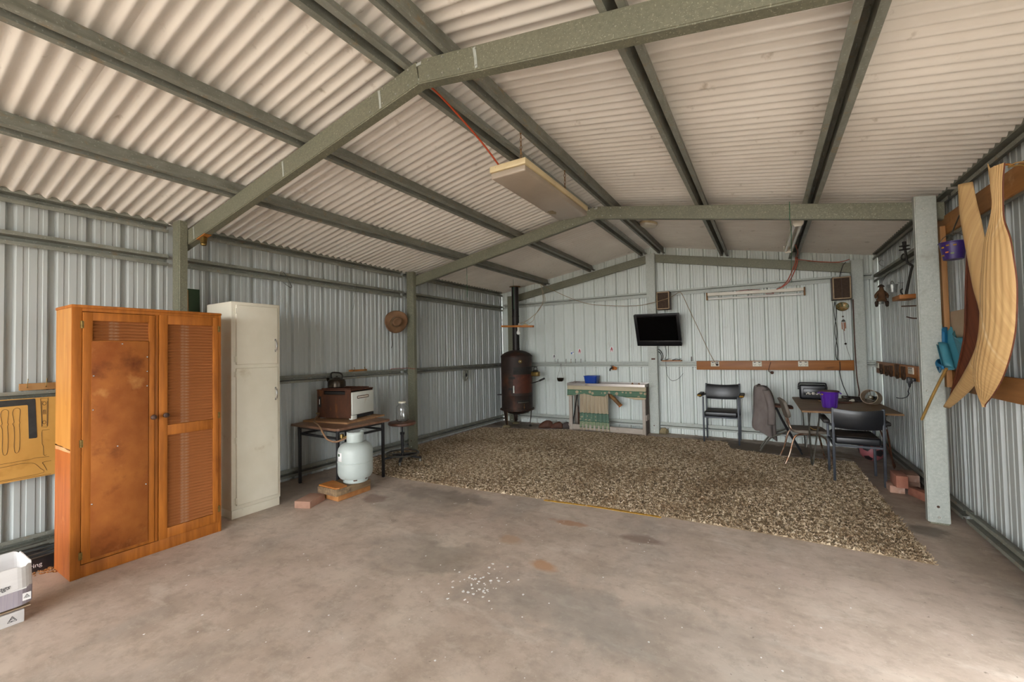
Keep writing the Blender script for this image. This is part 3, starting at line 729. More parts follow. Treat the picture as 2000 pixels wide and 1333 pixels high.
# ---- gas bottle on timber offcuts
bm = NB(); bx(bm, (.83, -4.318, 0), (1.030, -3.960, .054), .009)
S('timber_offcut', bm, 'cut_timber', 'lower pale timber block on the concrete under the gas bottle', 'timber block', group=None)
bm = NB(); bx(bm, (.790, -4.355, .055), (1.055, -3.978, .117), .009)
S('timber_offcut', bm, 'sleeper', 'upper cracked timber block directly under the gas bottle', 'timber block')
bm = NB(); prism(bm, [(.80, -4.345), (1.03, -4.345), (1.05, -4.32), (1.05, -4.24), (.80, -4.20)], 'z', .1175, .129)
S('plywood_offcut', bm, 'orange_ply', 'small orange plywood scrap on the timber block beside the gas bottle', 'plywood scrap', smooth=False)
gx, gy = .965, -4.080
g = T('gas_bottle', 'pale grey gas bottle with collar standing on timber blocks', 'gas bottle', (gx, gy, .118))
z0 = .118
bm = NB(); lathe(bm, [(.06, .045), (.10, .034), (.135, .040), (.150, .062), (.156, .09), (.156, .178), (.1585, .181), (.1585, .187), (.156, .190), (.156, .275), (.150, .305), (.133, .333), (.105, .352), (.07, .362), (.03, .364), (0, .364)], (gx, gy, z0), 40); ob('tank', bm, 'gas_grey', g)
bm = NB(); n = 36
lathe(bm, [(.106, 0), (.109, 0), (.109, .050), (.106, .050), (.106, 0)], (gx, gy, z0), n); ob('foot_ring', bm, 'gas_grey', g)
bm = NB()
for a in (200, 250, 320, 20):
    ca, sa = math.cos(R(a)), math.sin(R(a)); rb(bm, (gx+.1088*ca, gy+.1088*sa, z0+.026), (.003, .032, .010), (0, 0, R(a)))
ob('vent_slot', bm, 'rust_dark', g, smooth=False)
bm = NB(); a0, a1 = 165, 475
def colr(u, v):
    a = R(a0+(a1-a0)*u); top = .455 if .1 < u < .97 else .43
    return (gx+.074*math.cos(a), gy+.074*math.sin(a), z0+.350+(top-.350)*v)
sheet(bm, colr, 40, 4); ob('collar', bm, 'gas_grey', g, solid=.004)
bm = NB(); lathe(bm, [(.014, 0), (.014, .05), (.022, .052), (.022, .072), (0, .074)], (gx, gy, z0+.364), 12); cyl(bm, (gx-.01, gy-.004, z0+.395), (gx-.080, gy-.036, z0+.400), .010, .009, 10); ob('valve', bm, 'brass', g)
bm = NB(); al = R(262)
for (q0, q1, zz0, zz1) in ((-.20, .20, .205, .285),):
    sheet(bm, lambda u, v: (gx+.1572*math.cos(al+q0+(q1-q0)*u), gy+.1572*math.sin(al+q0+(q1-q0)*u), z0+zz0+(zz1-zz0)*v), 8, 2)
ob('paper_label', bm, 'white_ink', g, solid=.0008)
bm = NB(); lathe(bm, [(0, .001), (.014, .001), (.014, 0)], (0, 0, 0), 14, Matrix.Translation((gx+.158*math.cos(al-.05), gy+.158*math.sin(al-.05), z0+.262)) @ Matrix.Rotation(al-.05, 4, 'Z') @ Matrix.Rotation(R(90), 4, 'Y')); ob('label_dot', bm, 'green_paint', g)
h = T('gas_hose', 'brown rubber gas hose from the oven down to the gas bottle', 'hose', (.20, -3.93, .66))
bm = NB(); tube(bm, [(.185, -3.925, .668), (.235, -3.965, .660), (.275, -4.02, .640), (.36, -4.09, .622), (.52, -4.16, .618), (.63, -4.215, .612), (.685, -4.245, .640-.03), (.745, -4.26, .565), (.80, -4.255, .515), (.850, -4.215, .490), (.885, -4.165, .500), (.905, -4.125, .515)], .0085, 8, 5); ob('hose_pipe', bm, 'hose', h)
bm = NB(); cyl(bm, (.172, -3.900, .668), (.185, -3.928, .668), .013, .013, 8); cyl(bm, (.160, -3.925, .672), (.215, -3.945, .664), .011, .009, 8); cyl(bm, (.84, -4.137, .508), (.890, -4.110, .520), .012, .014, 8); lathe(bm, [(0, .04), (.018, .035), (.02, 0)], (.845, -4.135, .510), 10); ob('regulator', bm, 'brass', h)
bm = NB(); M = Matrix.Translation((.955, -4.535, 0)) @ Matrix.Rotation(R(22), 4, 'Z'); bx(bm, (-.145, 0, 0), (0, .215, .058), .003, M)
S('paver_block', bm, 'pink_block', 'pinkish brick lying on the floor in front of the timber blocks', 'brick')

# ---- stool with jar
sx, sy = .505, -3.035
s = T('round_stool', 'round brown vinyl swivel stool with foot ring beside the column', 'stool', (sx, sy, 0))
bm = NB(); lathe(bm, [(0, .437), (.150, .437), (.163, .444), (.166, .458), (.160, .472), (.140, .478), (0, .480)], (sx, sy, 0), 36); ob('seat', bm, 'stool_vinyl', s)
bm = NB(); cyl(bm, (sx, sy, .055), (sx, sy, .330), .017, .017, 14); cyl(bm, (sx, sy, .33), (sx, sy, .437), .010, .010, 10); lathe(bm, [(.010, 0), (.025, .004), (.027, .030), (.012, .036)], (sx, sy, .318), 12); bx(bm, (sx+.01, sy-.03, .330), (sx+.03, sy-.018, .346)); ob('post', bm, 'black_metal', s)
bm = NB(); lathe(bm, [(.190+.010*math.cos(a*R(45)), .098+.010*math.sin(a*R(45))) for a in range(9)], (sx, sy, 0), 36)
for a in (45, 135, 225, 315): cyl(bm, (sx, sy, .098), (sx+.185*math.cos(R(a)), sy+.185*math.sin(R(a)), .098), .006, .006, 6)
ob('foot_ring', bm, 'dull_steel', s)
for a in (20, 92, 164, 236, 308):
    ca, sa = math.cos(R(a)), math.sin(R(a))
    bm = NB(); beam(bm, (sx, sy, .075), (sx+.235*ca, sy+.235*sa, .052), .030, .018, (0, 0, 1)); ob('leg', bm, 'black_metal', s)
    bm = NB(); lathe(bm, [(0, 0), (.016, 0), (.015, .02), (.008, .05), (0, .052)], (sx+.225*ca, sy+.225*sa, 0), 10); ob('glide', bm, 'dull_steel', s)
j = T('glass_jar', 'large clear glass jar with white lid standing on the brown stool', 'jar', (sx-.005, sy+.01, .4805))
bm = NB(); lathe(bm, [(0, .004), (.064, .004), (.071, .014), (.072, .150), (.066, .180), (.045, .200), (.041, .208), (.041, .225), (.038, .225), (.038, .206), (.043, .197), (.063, .177), (.069, .150), (.068, .016), (.062, .008), (0, .008)], (sx-.005, sy+.01, .4805), 32); ob('glass', bm, 'glass', j)
bm = NB(); lathe(bm, [(0, .236), (.040, .236), (.044, .232), (.044, .218), (.0415, .218)], (sx-.005, sy+.01, .4805), 24); ob('lid', bm, 'enamel', j)

# ---- hat, wire hooks, small hook rail, bracket lamp, wall disc
h = T('felt_hat', 'brown felt hat with wide brim hanging on the left wall', 'hat', (.075, -2.745, 1.57))
hc = Vector((.110, -2.735, 1.715)); HM = Matrix.Translation(hc) @ Vector((.84, -.53, -.05)).to_track_quat('Z', 'Y').to_matrix().to_4x4() @ Matrix.Rotation(R(35), 4, 'Z')
def brim(u, v):
    a = 2*math.pi*u; r = .066+.084*v
    return HM @ Vector((r*1.02*math.cos(a), r*.98*math.sin(a), -.005+.040*v*v*math.cos(2*a)+.010*math.sin(3*a)*v))
bm = NB(); sheet(bm, brim, 36, 6); bmesh.ops.remove_doubles(bm, verts=bm.verts, dist=.0005); ob('brim', bm, 'hat_felt', h, solid=.003)
bm = NB(); lathe(bm, [(.074, 0), (.070, .03), (.066, .060), (.060, .082), (.045, .090), (.02, .084), (0, .082)], (0, 0, 0), 28, HM @ Matrix.Diagonal((1.05, .82, 1, 1))); ob('crown', bm, 'hat_felt', h)
bm = NB(); lathe(bm, [(.076, .002), (.0735, .026), (.071, .026), (.073, .002)], (0, 0, 0), 28, HM @ Matrix.Diagonal((1.05, .82, 1, 1))); ob('band', bm, 'hat_band', h)
bm = NB(); tube(bm, [(.08, -2.780, 1.585), (.072, -2.778, 1.50), (.075, -2.770, 1.42), (.072, -2.790, 1.37)], .004, 6); ob('chin_cord', bm, 'dark_cord', h)
bm = NB(); tube(bm, [(.062, -2.770, 1.86), (.066, -2.742, 1.98), (.066, -2.722, 2.09), (.068, -2.728, 2.165), (.060, -2.745, 2.150)], .0018, 5); ob('hanging_wire', bm, 'dull_steel', h)
bm = NB(); tube(bm, [(.061, -4.275, 2.10), (.080, -4.262, 2.150), (.110, -4.245, 2.135), (.105, -4.20, 2.07), (.11, -4.165, 2.005), (.10, -4.185, 2.00), (.09, -4.245, 2.04)], .003, 6)
S('wire_hook', bm, 'dull_steel', 'bent wire coat hook on the upper girt above the cream cupboard', 'hook')
bm = NB(); tube(bm, [(.062, -3.36, 2.165), (.085, -3.345, 2.150), (.09, -3.35, 2.08), (.075, -3.375, 1.98), (.075, -3.37, 1.92), (.072, -3.385, 1.83)], .0022, 6)
S('wire_hook', bm, 'dull_steel', 'thin straight wire dangling from the girt left of the hat', 'hook')
r = T('small_hook_rail', 'small timber rail with brass hooks on the girt behind the kettle', 'hook rail', (.06, -3.29, 1.088))
bm = NB(); bx(bm, (.030, -3.42, 1.0895), (.052, -3.17, 1.112), .002); ob('strip', bm, 'cut_timber', r)
for y in (-3.37, -3.22):
    bm = NB(); tube(bm, [(.052, y, 1.10), (.070, y, 1.10), (.074, y, 1.120), (.066, y, 1.140)], .004, 6); ob('hook', bm, 'brass', r)
bm = NB(); tube(bm, [(.062, -2.80, 1.094), (.10, -2.70, 1.10), (.135, -2.62, 1.098), (.14, -2.566, 1.100), (.20, -2.564, 1.092), (.254, -2.55, 1.088), (.20, -2.45, 1.088), (.064, -2.36, 1.094)], .0035, 6)
mat('red_cord', '#8a3a2c', rough=.8)
S('red_cord', bm, 'red_cord', 'red cord tied around the left column at waist height', 'cord')
l = T('bracket_lamp', 'small round lamp on an orange timber bracket under the near rafter', 'lamp', (.44, -5.085, 2.20))
bm = NB(); beam(bm, (.385, -5.105, 2.245), (.520, -5.105, 2.270), .05, .012, (0, 0, 1)); ob('bracket', bm, 'orange_ply', l, smooth=False)
bm = NB(); cyl(bm, (.452, -5.105, 2.250), (.468, -5.115, 2.195), .024, .022, 14); lathe(bm, [(.022, 0), (.018, -.012), (0, -.018)], (.468, -5.115, 2.195), 14); ob('bulb_holder', bm, 'brass', l)
d = T('wall_disc', 'round grey hub cap hung on the left wall near the stove', 'disc', (.045, -1.165, .82))
DM = Matrix.Translation((.028, -1.165, .925)) @ Matrix.Rotation(R(90), 4, 'Y') @ Matrix.Diagonal((1.0, .62, 1, 1))
bm = NB(); lathe(bm, [(.105, 0), (.10, .02), (.07, .028), (.055, .018), (.030, .026), (0, .030)], (0, 0, 0), 28, DM); ob('rim', bm, 'galv_dusty', d)
bm = NB(); lathe(bm, [(.03, .028), (.024, .040), (0, .042)], (0, 0, 0), 16, DM); ob('hub', bm, 'black_metal', d)
bm = NB(); cyl(bm, (0.0, -1.165, .98), (.045, -1.165, .98), .003, .003, 6); ob('nail', bm, 'dull_steel', d)
# ================================================================ far wall of the shed
mat('stove_iron', '#3a2a22', '#271c17', 7, (1, 1, .6), 7, rough=.62, metal=.25, lo=.3, hi=.7, spots=(('#5f3822', 5, .55, .75, (1, 1, .5)), ('#15110f', 4, .6, .8)))
mat('flue', '#2a2422', '#1e1a18', 6, rough=.5, metal=.3, spots=(('#4a3226', 7, .62, .8, (1, 1, .3)),))
mat('stove_door', '#5a2e1e', '#472316', 6, rough=.6, metal=.2, spots=(('#7a3f24', 10, .58, .76),))
mat('stone', '#9a8a68', '#75684e', 16, rough=.95, bump=.6, bscale=22)
mat('leather', '#5a3320', '#3f2416', 9, rough=.7)
mat('leather_grey', '#4a403c', '#37302e', 9, rough=.8)
mat('bench_paint', '#b3a79b', '#a49789', 5, rough=.6, spots=(('#7d6f63', 7, .62, .8),))
mat('bench_side', '#6f625a', '#5f534c', 5, rough=.7)
mat('stainless', '#b3aba4', '#9c948d', 5, (.3, 4, 4), rough=.32, metal=.8, spots=(('#6a5f55', 5, .58, .76),))
mat('blue_plastic', '#12409c', '#0f3888', 6, rough=.35)
mat('clay_pipe', '#8a6230', '#6b4a24', 14, rough=.6)
mat('orange_rust', '#b0662a', rough=.8)
mat('tv_black', '#1b1b1d', '#161618', 9, rough=.3)
mat('screen', '#050506', rough=.16, spec=.35)
mat('speaker_wood', '#4a3226', '#3c281e', 7, (1, 1, .3), rough=.5)
mat('speaker_bead', '#b0987a', '#9c8466', 12, rough=.6)
mat('speaker_cloth', '#4a3a2e', '#3d3026', 40, rough=.95)
mat('lamp_white', '#d9d2c2', '#cfc7b5', 6, rough=.4)
mat('lamp_cream', '#d0bd95', '#c4b088', 5, rough=.45, spots=(('#6b4a2a', 28, .68, .75), ('#a58d62', 5, .6, .8)))
mat('diffuser', '#a69887', '#9a8c7b', 2.5, rough=.35, spots=(('#8a7a62', 4, .66, .82),))
mat('tube_glass', '#e2e0da', rough=.25)
mat('power_board', '#a5682c', '#8a5220', 4, (.5, 1, 5), 6, rough=.5, lo=.3, hi=.7, spots=(('#5f3512', 4, .64, .8, (.6, 1, 2)),))
mat('socket', '#d8d3c2', rough=.4)
mat('white_cable', '#b0a48c', rough=.7)
mat('tan_cable', '#8c7658', rough=.7)
mat('black_cable', '#1d1c1c', rough=.6)
mat('orange_cable', '#a8401a', rough=.5)
mat('green_string', '#2f6a4a', rough=.8)
mat('plate_gold', '#8a6a38', '#3f4a2c', 26, (1, 1, 1), 3, rough=.45, metal=.4, lo=.4, hi=.6, spots=(('#c9b48a', 40, .58, .66), ('#7a3a24', 34, .6, .68)))
mat('copper', '#b87350', '#a0603e', 12, rough=.35, metal=.7)
mat('red_ink', '#b03038', rough=.7); mat('blue_ink', '#3a66a8', rough=.7)

# ---- wood stove
sx, sy = .54, -.355; SC = Vector((sx, sy, 0))
s = T('wood_stove', 'rusty cylindrical wood stove with domed top and tall flue in the corner', 'stove', (sx, sy, 0))
def az(r, a, z): return Vector((sx+r*math.cos(R(a)), sy+r*math.sin(R(a)), z))
bm = NB(); lathe(bm, [(0, .215), (.12, .220), (.20, .245), (.255, .285), (.270, .30), (.270, .540), (.273, .545), (.270, .552), (.270, 1.195), (.276, 1.20), (.276, 1.216)], (sx, sy, 0), 48); ob('barrel', bm, 'stove_iron', s)
bm = NB(); lathe(bm, [(.278, 1.212), (.272, 1.225), (.23, 1.262), (.17, 1.292), (.10, 1.312), (.062, 1.318)], (sx, sy, 0), 40); ob('dome', bm, 'stove_iron', s)
bm = NB(); lathe(bm, [(.061, 1.31), (.061, 2.43), (.058, 2.43), (.058, 1.31)], (sx, sy, 0), 24); f = ob('flue_pipe', bm, 'flue', s)
bm = NB()
for z in (1.33, 1.90): lathe(bm, [(.0625, 0), (.0645, .004), (.0645, .022), (.0625, .026)], (sx, sy, z), 24)
ob('flue_joint', bm, 'flue', f)
bm = NB(); lathe(bm, [(.061, 2.425), (.10, 2.43), (.10, 2.436), (.061, 2.432)], (sx, sy, 0), 24, ); ob('flue_collar', bm, 'clay_pipe', f)
bm = NB(); lathe(bm, [(.272, .285), (.292, .287), (.292, .312), (.272, .314)], (sx, sy, 0), 44); rg = ob('rim_band', bm, 'stove_iron', s)
bm = NB()
for k in range(26):
    p = az(.293, k*360/26, .2995); q = az(.302, k*360/26, .2995); cyl(bm, p, q, .008, .006, 6)
ob('rivets', bm, 'rust_brown', rg)['kind'] = 'stuff'
def patch(a0, a1, z0, z1, r0, r1, name, m, par):
    bm = NB(); n = 12; rows = []
    for i in range(n+1):
        a = a0+(a1-a0)*i/n
        rows.append([bm.verts.new(az(r, a, z)) for r, z in ((r0, z0), (r1, z0), (r1, z1), (r0, z1))])
    for A, B in zip(rows, rows[1:]):
        for j in range(4): bm.faces.new((A[j], A[(j+1) % 4], B[(j+1) % 4], B[j]))
    bm.faces.new(rows[0]); bm.faces.new(rows[-1][::-1])
    return ob(name, bm, m, par)
patch(-72, 5, .905, 1.030, .262, .2725, 'fire_opening', 'soot', s)
d = patch(-72, 5, .590, .905, .270, .284, 'fire_door', 'stove_door', s)
for z in (.665, .850):
    patch(-88, -66, z-.020, z+.020, .272, .294, 'hinge', 'soot', d)
bm = NB(); cyl(bm, az(.292, -70, .60), az(.292, -70, .72), .010, .010, 8); ob('hinge_pin', bm, 'enamel_white', d)
bm = NB(); tube(bm, [az(.28, -2, .745), az(.35, 6, .765), az(.42, 12, .79)], .008, 8); ob('door_handle', bm, 'soot', d)
bm = NB(); tube(bm, [az(.41, 11, .787), az(.47, 14, .815), az(.50, 15, .828)], .016, 8); ob('handle_grip', bm, 'soot', d)
patch(-60, -8, .425, .470, .262, .2735, 'ash_slot', 'soot', s)
patch(-56, -14, .428, .440, .272, .277, 'ash_lip', 'dull_steel', s)
bm = NB(); cyl(bm, az(.274, -34, .32), az(.276, -34, .41), .004, .004, 6); lathe(bm, [(0, .012), (.012, .008), (.013, 0)], az(.277, -34, .35), 10); ob('damper_rod', bm, 'clay_pipe', s)
GM = Matrix.Translation(az(.272, -46, 1.125)) @ Matrix.Rotation(R(-46), 4, 'Z') @ Matrix.Rotation(R(90), 4, 'Y')
bm = NB(); lathe(bm, [(.030, 0), (.030, .012), (.026, .014), (0, .014)], (0, 0, 0), 20, GM); g = ob('dial', bm, 'brass', s)
bm = NB(); lathe(bm, [(.010, .0145), (.006, .022), (0, .024)], (0, 0, 0), 12, GM); ob('dial_knob', bm, 'enamel', g)
bm = NB(); c = az(.30, 168, .535); bx(bm, (c.x-.07, c.y-.14, .530), (c.x+.07, c.y+.06, .540)); ob('side_plate', bm, 'stove_iron', s, smooth=False)
bm = NB(); beam(bm, az(.26, -20, 1.035), (.955, -.36, 1.030), .06, .008, (0, 0, 1)); ob('warming_shelf', bm, 'soot', s, smooth=False)
for a, w0, w1, spread in ((-112, .115, .055, .262), (10, .045, .022, .262), (128, .10, .05, .262)):
    bm = NB(); n = 5
    A = [az(spread, a+(i/n-.5)*w0/spread*57.3, .300) for i in range(n+1)]; B = [az(spread-.030, a+(i/n-.5)*w1/spread*57.3, .045 if w0 > .06 else .035) for i in range(n+1)]
    va = [bm.verts.new(p) for p in A]; vb = [bm.verts.new(p) for p in B]
    for i in range(n): bm.faces.new((va[i], va[i+1], vb[i+1], vb[i]))
    lg = ob('leg', bm, 'stove_iron', s, solid=.008)
    if w0 > .06:
        bm = NB()
        for A_, B_ in ((A[0], B[0]), (A[-1], B[-1])):
            for k in range(9):
                p = A_.lerp(B_, (k+.5)/9); cyl(bm, p, p+(p-SC-Vector((0, 0, p.z))).normalized()*.010, .007, .005, 6)
        ob('rivets', bm, 'clay_pipe', lg)['kind'] = 'stuff'
    else:
        bm = NB(); lathe(bm, [(0, 0), (.022, .002), (.024, .018), (.014, .034), (0, .036)], az(spread-.03, a, 0), 12); ob('caster', bm, 'soot', lg)
def rock(c, s, seed, sub=3):
    bm = NB(); bmesh.ops.create_icosphere(bm, subdivisions=sub, radius=1)
    for v in bm.verts:
        n = mnoise.noise(v.co*1.3+Vector((seed, 0, 0)))*.35+mnoise.noise(v.co*3+Vector((seed, 5, 0)))*.14
        v.co = v.co*(1+n); v.co.z = max(v.co.z, -.62)
        v.co = Vector((v.co.x*s[0]+c[0], v.co.y*s[1]+c[1], v.co.z*s[2]+c[2]))
    return bm
p = az(.235, -112, 0); S('rock', rock((p.x, p.y, .017), (.085, .06, .026), 3), 'stone', 'pale rock propping the front leg of the rusty stove', 'rock')
p = az(.235, 128, 0); S('rock', rock((p.x, p.y, .015), (.07, .06, .022), 9), 'stone', 'rock hidden under the rear leg of the rusty stove', 'rock')
l = T('brass_lantern', 'small brass tin with handle hanging from the stove shelf', 'lantern', (.915, -.36, .865))
bm = NB(); bx(bm, (.845, -.41, .868), (.985, -.31, .950), .018, seg=3); ob('tin', bm, 'brass', l)
bm = NB(); lathe(bm, [(.055, .948), (.045, .965), (.02, .975), (0, .976)], (.915, -.36, 0), 16); ob('lid', bm, 'soot', l)
bm = NB(); tube(bm, [(.885, -.36, .965), (.885, -.36, 1.005), (.90, -.36, 1.022), (.93, -.36, 1.022), (.945, -.36, 1.005), (.945, -.36, .965)], .006, 6); ob('handle', bm, 'soot', l)
def boot(c, ang, m, label, seed, s=1.0):
    M = Matrix.Translation(c) @ Matrix.Rotation(R(ang), 4, 'Z') @ Matrix.Scale(s, 4)
    b = T('old_boot', label, 'boot', c)
    bm = NB(); prof = []
    def fn(u, v):
        x = -.10+.22*u; h = .085*(1-u)**.7+.052*(1 if u < .95 else .6); w = .040+.012*math.sin(math.pi*u)
        a = math.pi*v; k = 1+.12*mnoise.noise(Vector((u*5, v*4, seed)))
        e = math.sqrt(max(0, math.sin(math.pi*min(.97, max(.03, u)))))**.5
        return M @ Vector((x, w*math.cos(a)*k*e, .012+h*math.sin(a)*k*e))
    sheet(bm, fn, 14, 10); ob('upper', bm, m, b, solid=.004)
    bm = NB(); P = []
    for i in range(20):
        a = 2*math.pi*i/20; P.append(M @ Vector((.01+.115*math.cos(a), .042*math.sin(a), 0)))
    prism(bm, [(p.x, p.y) for p in P], 'z', 0, .014); ob('sole', bm, 'leather_grey', b, smooth=False)
boot((1.085, -.335, 0), 205, 'leather', 'crumpled rusty brown leather boot on the floor right of the stove', 1, 1.05)
boot((1.265, -.285, 0), 195, 'leather', 'dark brown boot lying between the rusty boot and the sink bench', 4, .9)
boot((1.385, -.215, 0), 180, 'leather_grey', 'worn grey boot against the left leg of the sink bench', 7, .82)

# ---- pot, hooks and stickers on the far wall
p = T('hanging_pot', 'small dark billy pot hanging on wires from the far wall girt', 'pot', (1.235, -.055, .765))
bm = NB(); lathe(bm, [(0, .765), (.035, .767), (.052, .785), (.058, .815), (.062, .822), (.059, .824), (.054, .812), (.048, .79), (0, .775)], (1.235, -.055, 0), 22); ob('bowl', bm, 'kettle_bronze', p)
bm = NB()
for q in (-1, 1): tube(bm, [(1.235+q*.060, -.055, .82), (1.235+q*.02, -.035, .96), (1.235, -.012, 1.075)], .0022, 5)
ob('hanger', bm, 'dull_steel', p)
for i, x in enumerate((1.175, 1.330, 1.420, 1.505, 1.600)):
    bm = NB(); tube(bm, [(x, -.004, 1.080), (x, -.012, 1.120), (x+.004, -.016, 1.150), (x+.012, -.028, 1.132)], .0035, 5)
    S('wire_hook', bm, 'brass' if i == 2 else 'dull_steel', '%s bent wire hook counted from the left above the far wall girt' % ('first second third fourth fifth'.split()[i]), 'hook', 'wire hooks above the sink bench')
def sticker(x, z, w, h, col, label, draw):
    t = T('wall_sticker', label, 'sticker', (x, .057, z-h/2))
    bm = NB(); bx(bm, (x-w/2, .0565, z-h/2), (x+w/2, .0578, z+h/2)); ob('paper', bm, 'white_ink', t, smooth=False)
    bm = NB(); draw(bm, x, z, w, h); ob('print', bm, col, t, smooth=False)
def man(bm, x, z, w, h):
    cyl(bm, (x, .0566, z+h*.28), (x, .0556, z+h*.28), w*.2, None, 10); beam(bm, (x, .0560, z-h*.05), (x, .0560, z+h*.16), w*.45, .001, (0, 1, 0))
    for q in (-1, 1): beam(bm, (x+q*w*.12, .0560, z-h*.05), (x+q*w*.30, .0560, z-h*.42), w*.16, .001, (0, 1, 0)); beam(bm, (x, .056, z+h*.12), (x+q*w*.42, .056, z-h*.05), w*.12, .001, (0, 1, 0))
def blk(bm, x, z, w, h): bx(bm, (x-w*.42, .0555, z-h*.4), (x-w*.02, .0566, z+h*.2)); bx(bm, (x+.1*w, .0555, z+h*.1), (x+.42*w, .0566, z+h*.35))
sticker(1.075, 1.195, .045, .070, 'ink', 'small white sticker with dark print above the hanging pot', man)
sticker(1.420, 1.252, .060, .050, 'blue_ink', 'blue and white sticker on the far wall above the hooks', blk)
sticker(1.555, 1.280, .055, .085, 'red_ink', 'red figure sticker on the far wall next to the blue sticker', man)
sticker(2.115, 1.300, .055, .085, 'red_ink', 'lone red figure sticker on the far wall above the tap', man)

# ---- sink bench
def banded(name, base, bands, spots_z, amp=.006):
    m = bpy.data.materials.new(name); m.use_nodes = True; nt = m.node_tree; N, L = nt.nodes, nt.links
    b = N['Principled BSDF']; b.inputs['Roughness'].default_value = .9
    tc = N.new('ShaderNodeTexCoord'); sp = N.new('ShaderNodeSeparateXYZ'); L.new(tc.outputs['Object'], sp.inputs[0])
    z = sp.outputs['Z']; col = None
    def rng(a, c):
        x = N.new('ShaderNodeMath'); x.operation = 'COMPARE'; L.new(z, x.inputs[0]); x.inputs[1].default_value = (a+c)/2; x.inputs[2].default_value = (c-a)/2; return x.outputs[0]
    prev = lin(base)
    for a, c, h in bands:
        x = N.new('ShaderNodeMixRGB'); L.new(rng(a, c), x.inputs['Fac'])
        if isinstance(prev, tuple): x.inputs['Color1'].default_value = prev
        else: L.new(prev, x.inputs['Color1'])
        x.inputs['Color2'].default_value = lin(h); prev = x.outputs['Color']
    for a, c, sc, h, th in spots_z:
        mp = N.new('ShaderNodeMapping'); mp.inputs['Scale'].default_value = (1, 0, 1.1); L.new(tc.outputs['Object'], mp.inputs['Vector'])
        v = N.new('ShaderNodeTexVoronoi'); v.inputs['Scale'].default_value = sc; v.inputs['Randomness'].default_value = .55; L.new(mp.outputs['Vector'], v.inputs['Vector'])
        lt = N.new('ShaderNodeMath'); lt.operation = 'LESS_THAN'; L.new(v.outputs['Distance'], lt.inputs[0]); lt.inputs[1].default_value = th
        ml = N.new('ShaderNodeMath'); ml.operation = 'MULTIPLY'; L.new(lt.outputs[0], ml.inputs[0]); L.new(rng(a, c), ml.inputs[1])
        m2 = N.new('ShaderNodeMath'); m2.operation = 'MULTIPLY'; L.new(ml.outputs[0], m2.inputs[0]); m2.inputs[1].default_value = .85
        x = N.new('ShaderNodeMixRGB'); L.new(m2.outputs[0], x.inputs['Fac']); L.new(prev, x.inputs['Color1']); x.inputs['Color2'].default_value = lin(h); prev = x.outputs['Color']
    L.new(prev, b.inputs['Base Color']); MATS[name] = m
bX0, bX1, bY0, bY1 = 1.480, 2.712, -.280, -.010
banded('valance_cloth', '#b9ab90', ((.558, .655, '#587560'), (.568, .576, '#35553f'), (.648, .658, '#2f5a44'), (.0, .566, '#c4b393')), ((.578, .647, 15, '#b5a084', .40), (.578, .647, 15, '#8a5a48', .14)))
banded('curtain_cloth', '#b3a48b', ((.155, .285, '#647f6d'), (.278, .287, '#2f5a48'), (.150, .158, '#2f5a48'), (.060, .150, '#8f9a7c'), (.055, .064, '#2f5a48')), ((.165, .272, 17, '#b5a78c', .26), (.07, .145, 20, '#c2b394', .26)))
s = T('sink_bench', 'painted timber sink bench with stainless top and floral curtains by the middle post', 'sink bench', (2.09, -.14, 0))
for x0, x1 in ((bX0, bX0+.055), (bX1-.045, bX1)):
    bm = NB(); bx(bm, (x0, bY0, 0), (x1, bY0+.045, .715), .003); ob('leg', bm, 'bench_paint', s)
    bm = NB(); bx(bm, (x0, bY1-.045, 0), (x1, bY1, .715), .003); ob('leg', bm, 'bench_paint', s)
bm = NB(); bx(bm, (bX0+.055, bY0+.006, .010), (bX1-.045, bY0+.040, .092), .002); ob('bottom_rail', bm, 'bench_paint', s)
bm = NB(); bx(bm, (bX0-.035, bY0+.045, .010), (bX0, bY0+.09, .092), .002); ob('rail_end', bm, 'bench_paint', s)
bm = NB(); bx(bm, (bX0+.055, bY0+.006, .64), (bX1-.045, bY0+.040, .715)); ob('top_rail', bm, 'bench_paint', s)
bm = NB(); bx(bm, (bX1-.018, bY0+.045, .0), (bX1-.002, bY1-.045, .715)); ob('end_panel', bm, 'bench_side', s, smooth=False)
bm = NB(); bx(bm, (bX1-.002, bY0+.02, .215), (bX1+.014, bY1-.02, .300), .002); ob('side_cleat', bm, 'bench_paint', s)
bm = NB(); bx(bm, (bX0-.02, bY0-.012, .716), (bX1+.006, bY0-.006, .762), .001); bx(bm, (bX0-.02, bY0-.010, .716), (1.95, bY1, .724)); bx(bm, (2.35, bY0-.010, .716), (bX1+.006, bY1, .724)); bx(bm, (1.95, bY0-.010, .716), (2.35, bY0+.03, .724)); bx(bm, (1.95, bY1-.03, .716), (2.35, bY1, .724))
bx(bm, (bX0-.02, bY1-.006, .716), (bX1+.006, bY1, .772)); bx(bm, (bX0-.02, bY0-.010, .716), (bX0-.016, bY1, .764)); bx(bm, (bX1+.002, bY0-.010, .716), (bX1+.006, bY1, .764))
bx(bm, (1.95, bY0+.03, .60), (2.35, bY1-.03, .605)); bx(bm, (1.95, bY0+.03, .60), (1.954, bY1-.03, .72)); bx(bm, (2.346, bY0+.03, .60), (2.35, bY1-.03, .72)); bx(bm, (1.95, bY0+.03, .60), (2.35, bY0+.034, .72)); bx(bm, (1.95, bY1-.034, .60), (2.35, bY1-.03, .72))
ob('sink_top', bm, 'stainless', s, smooth=False)
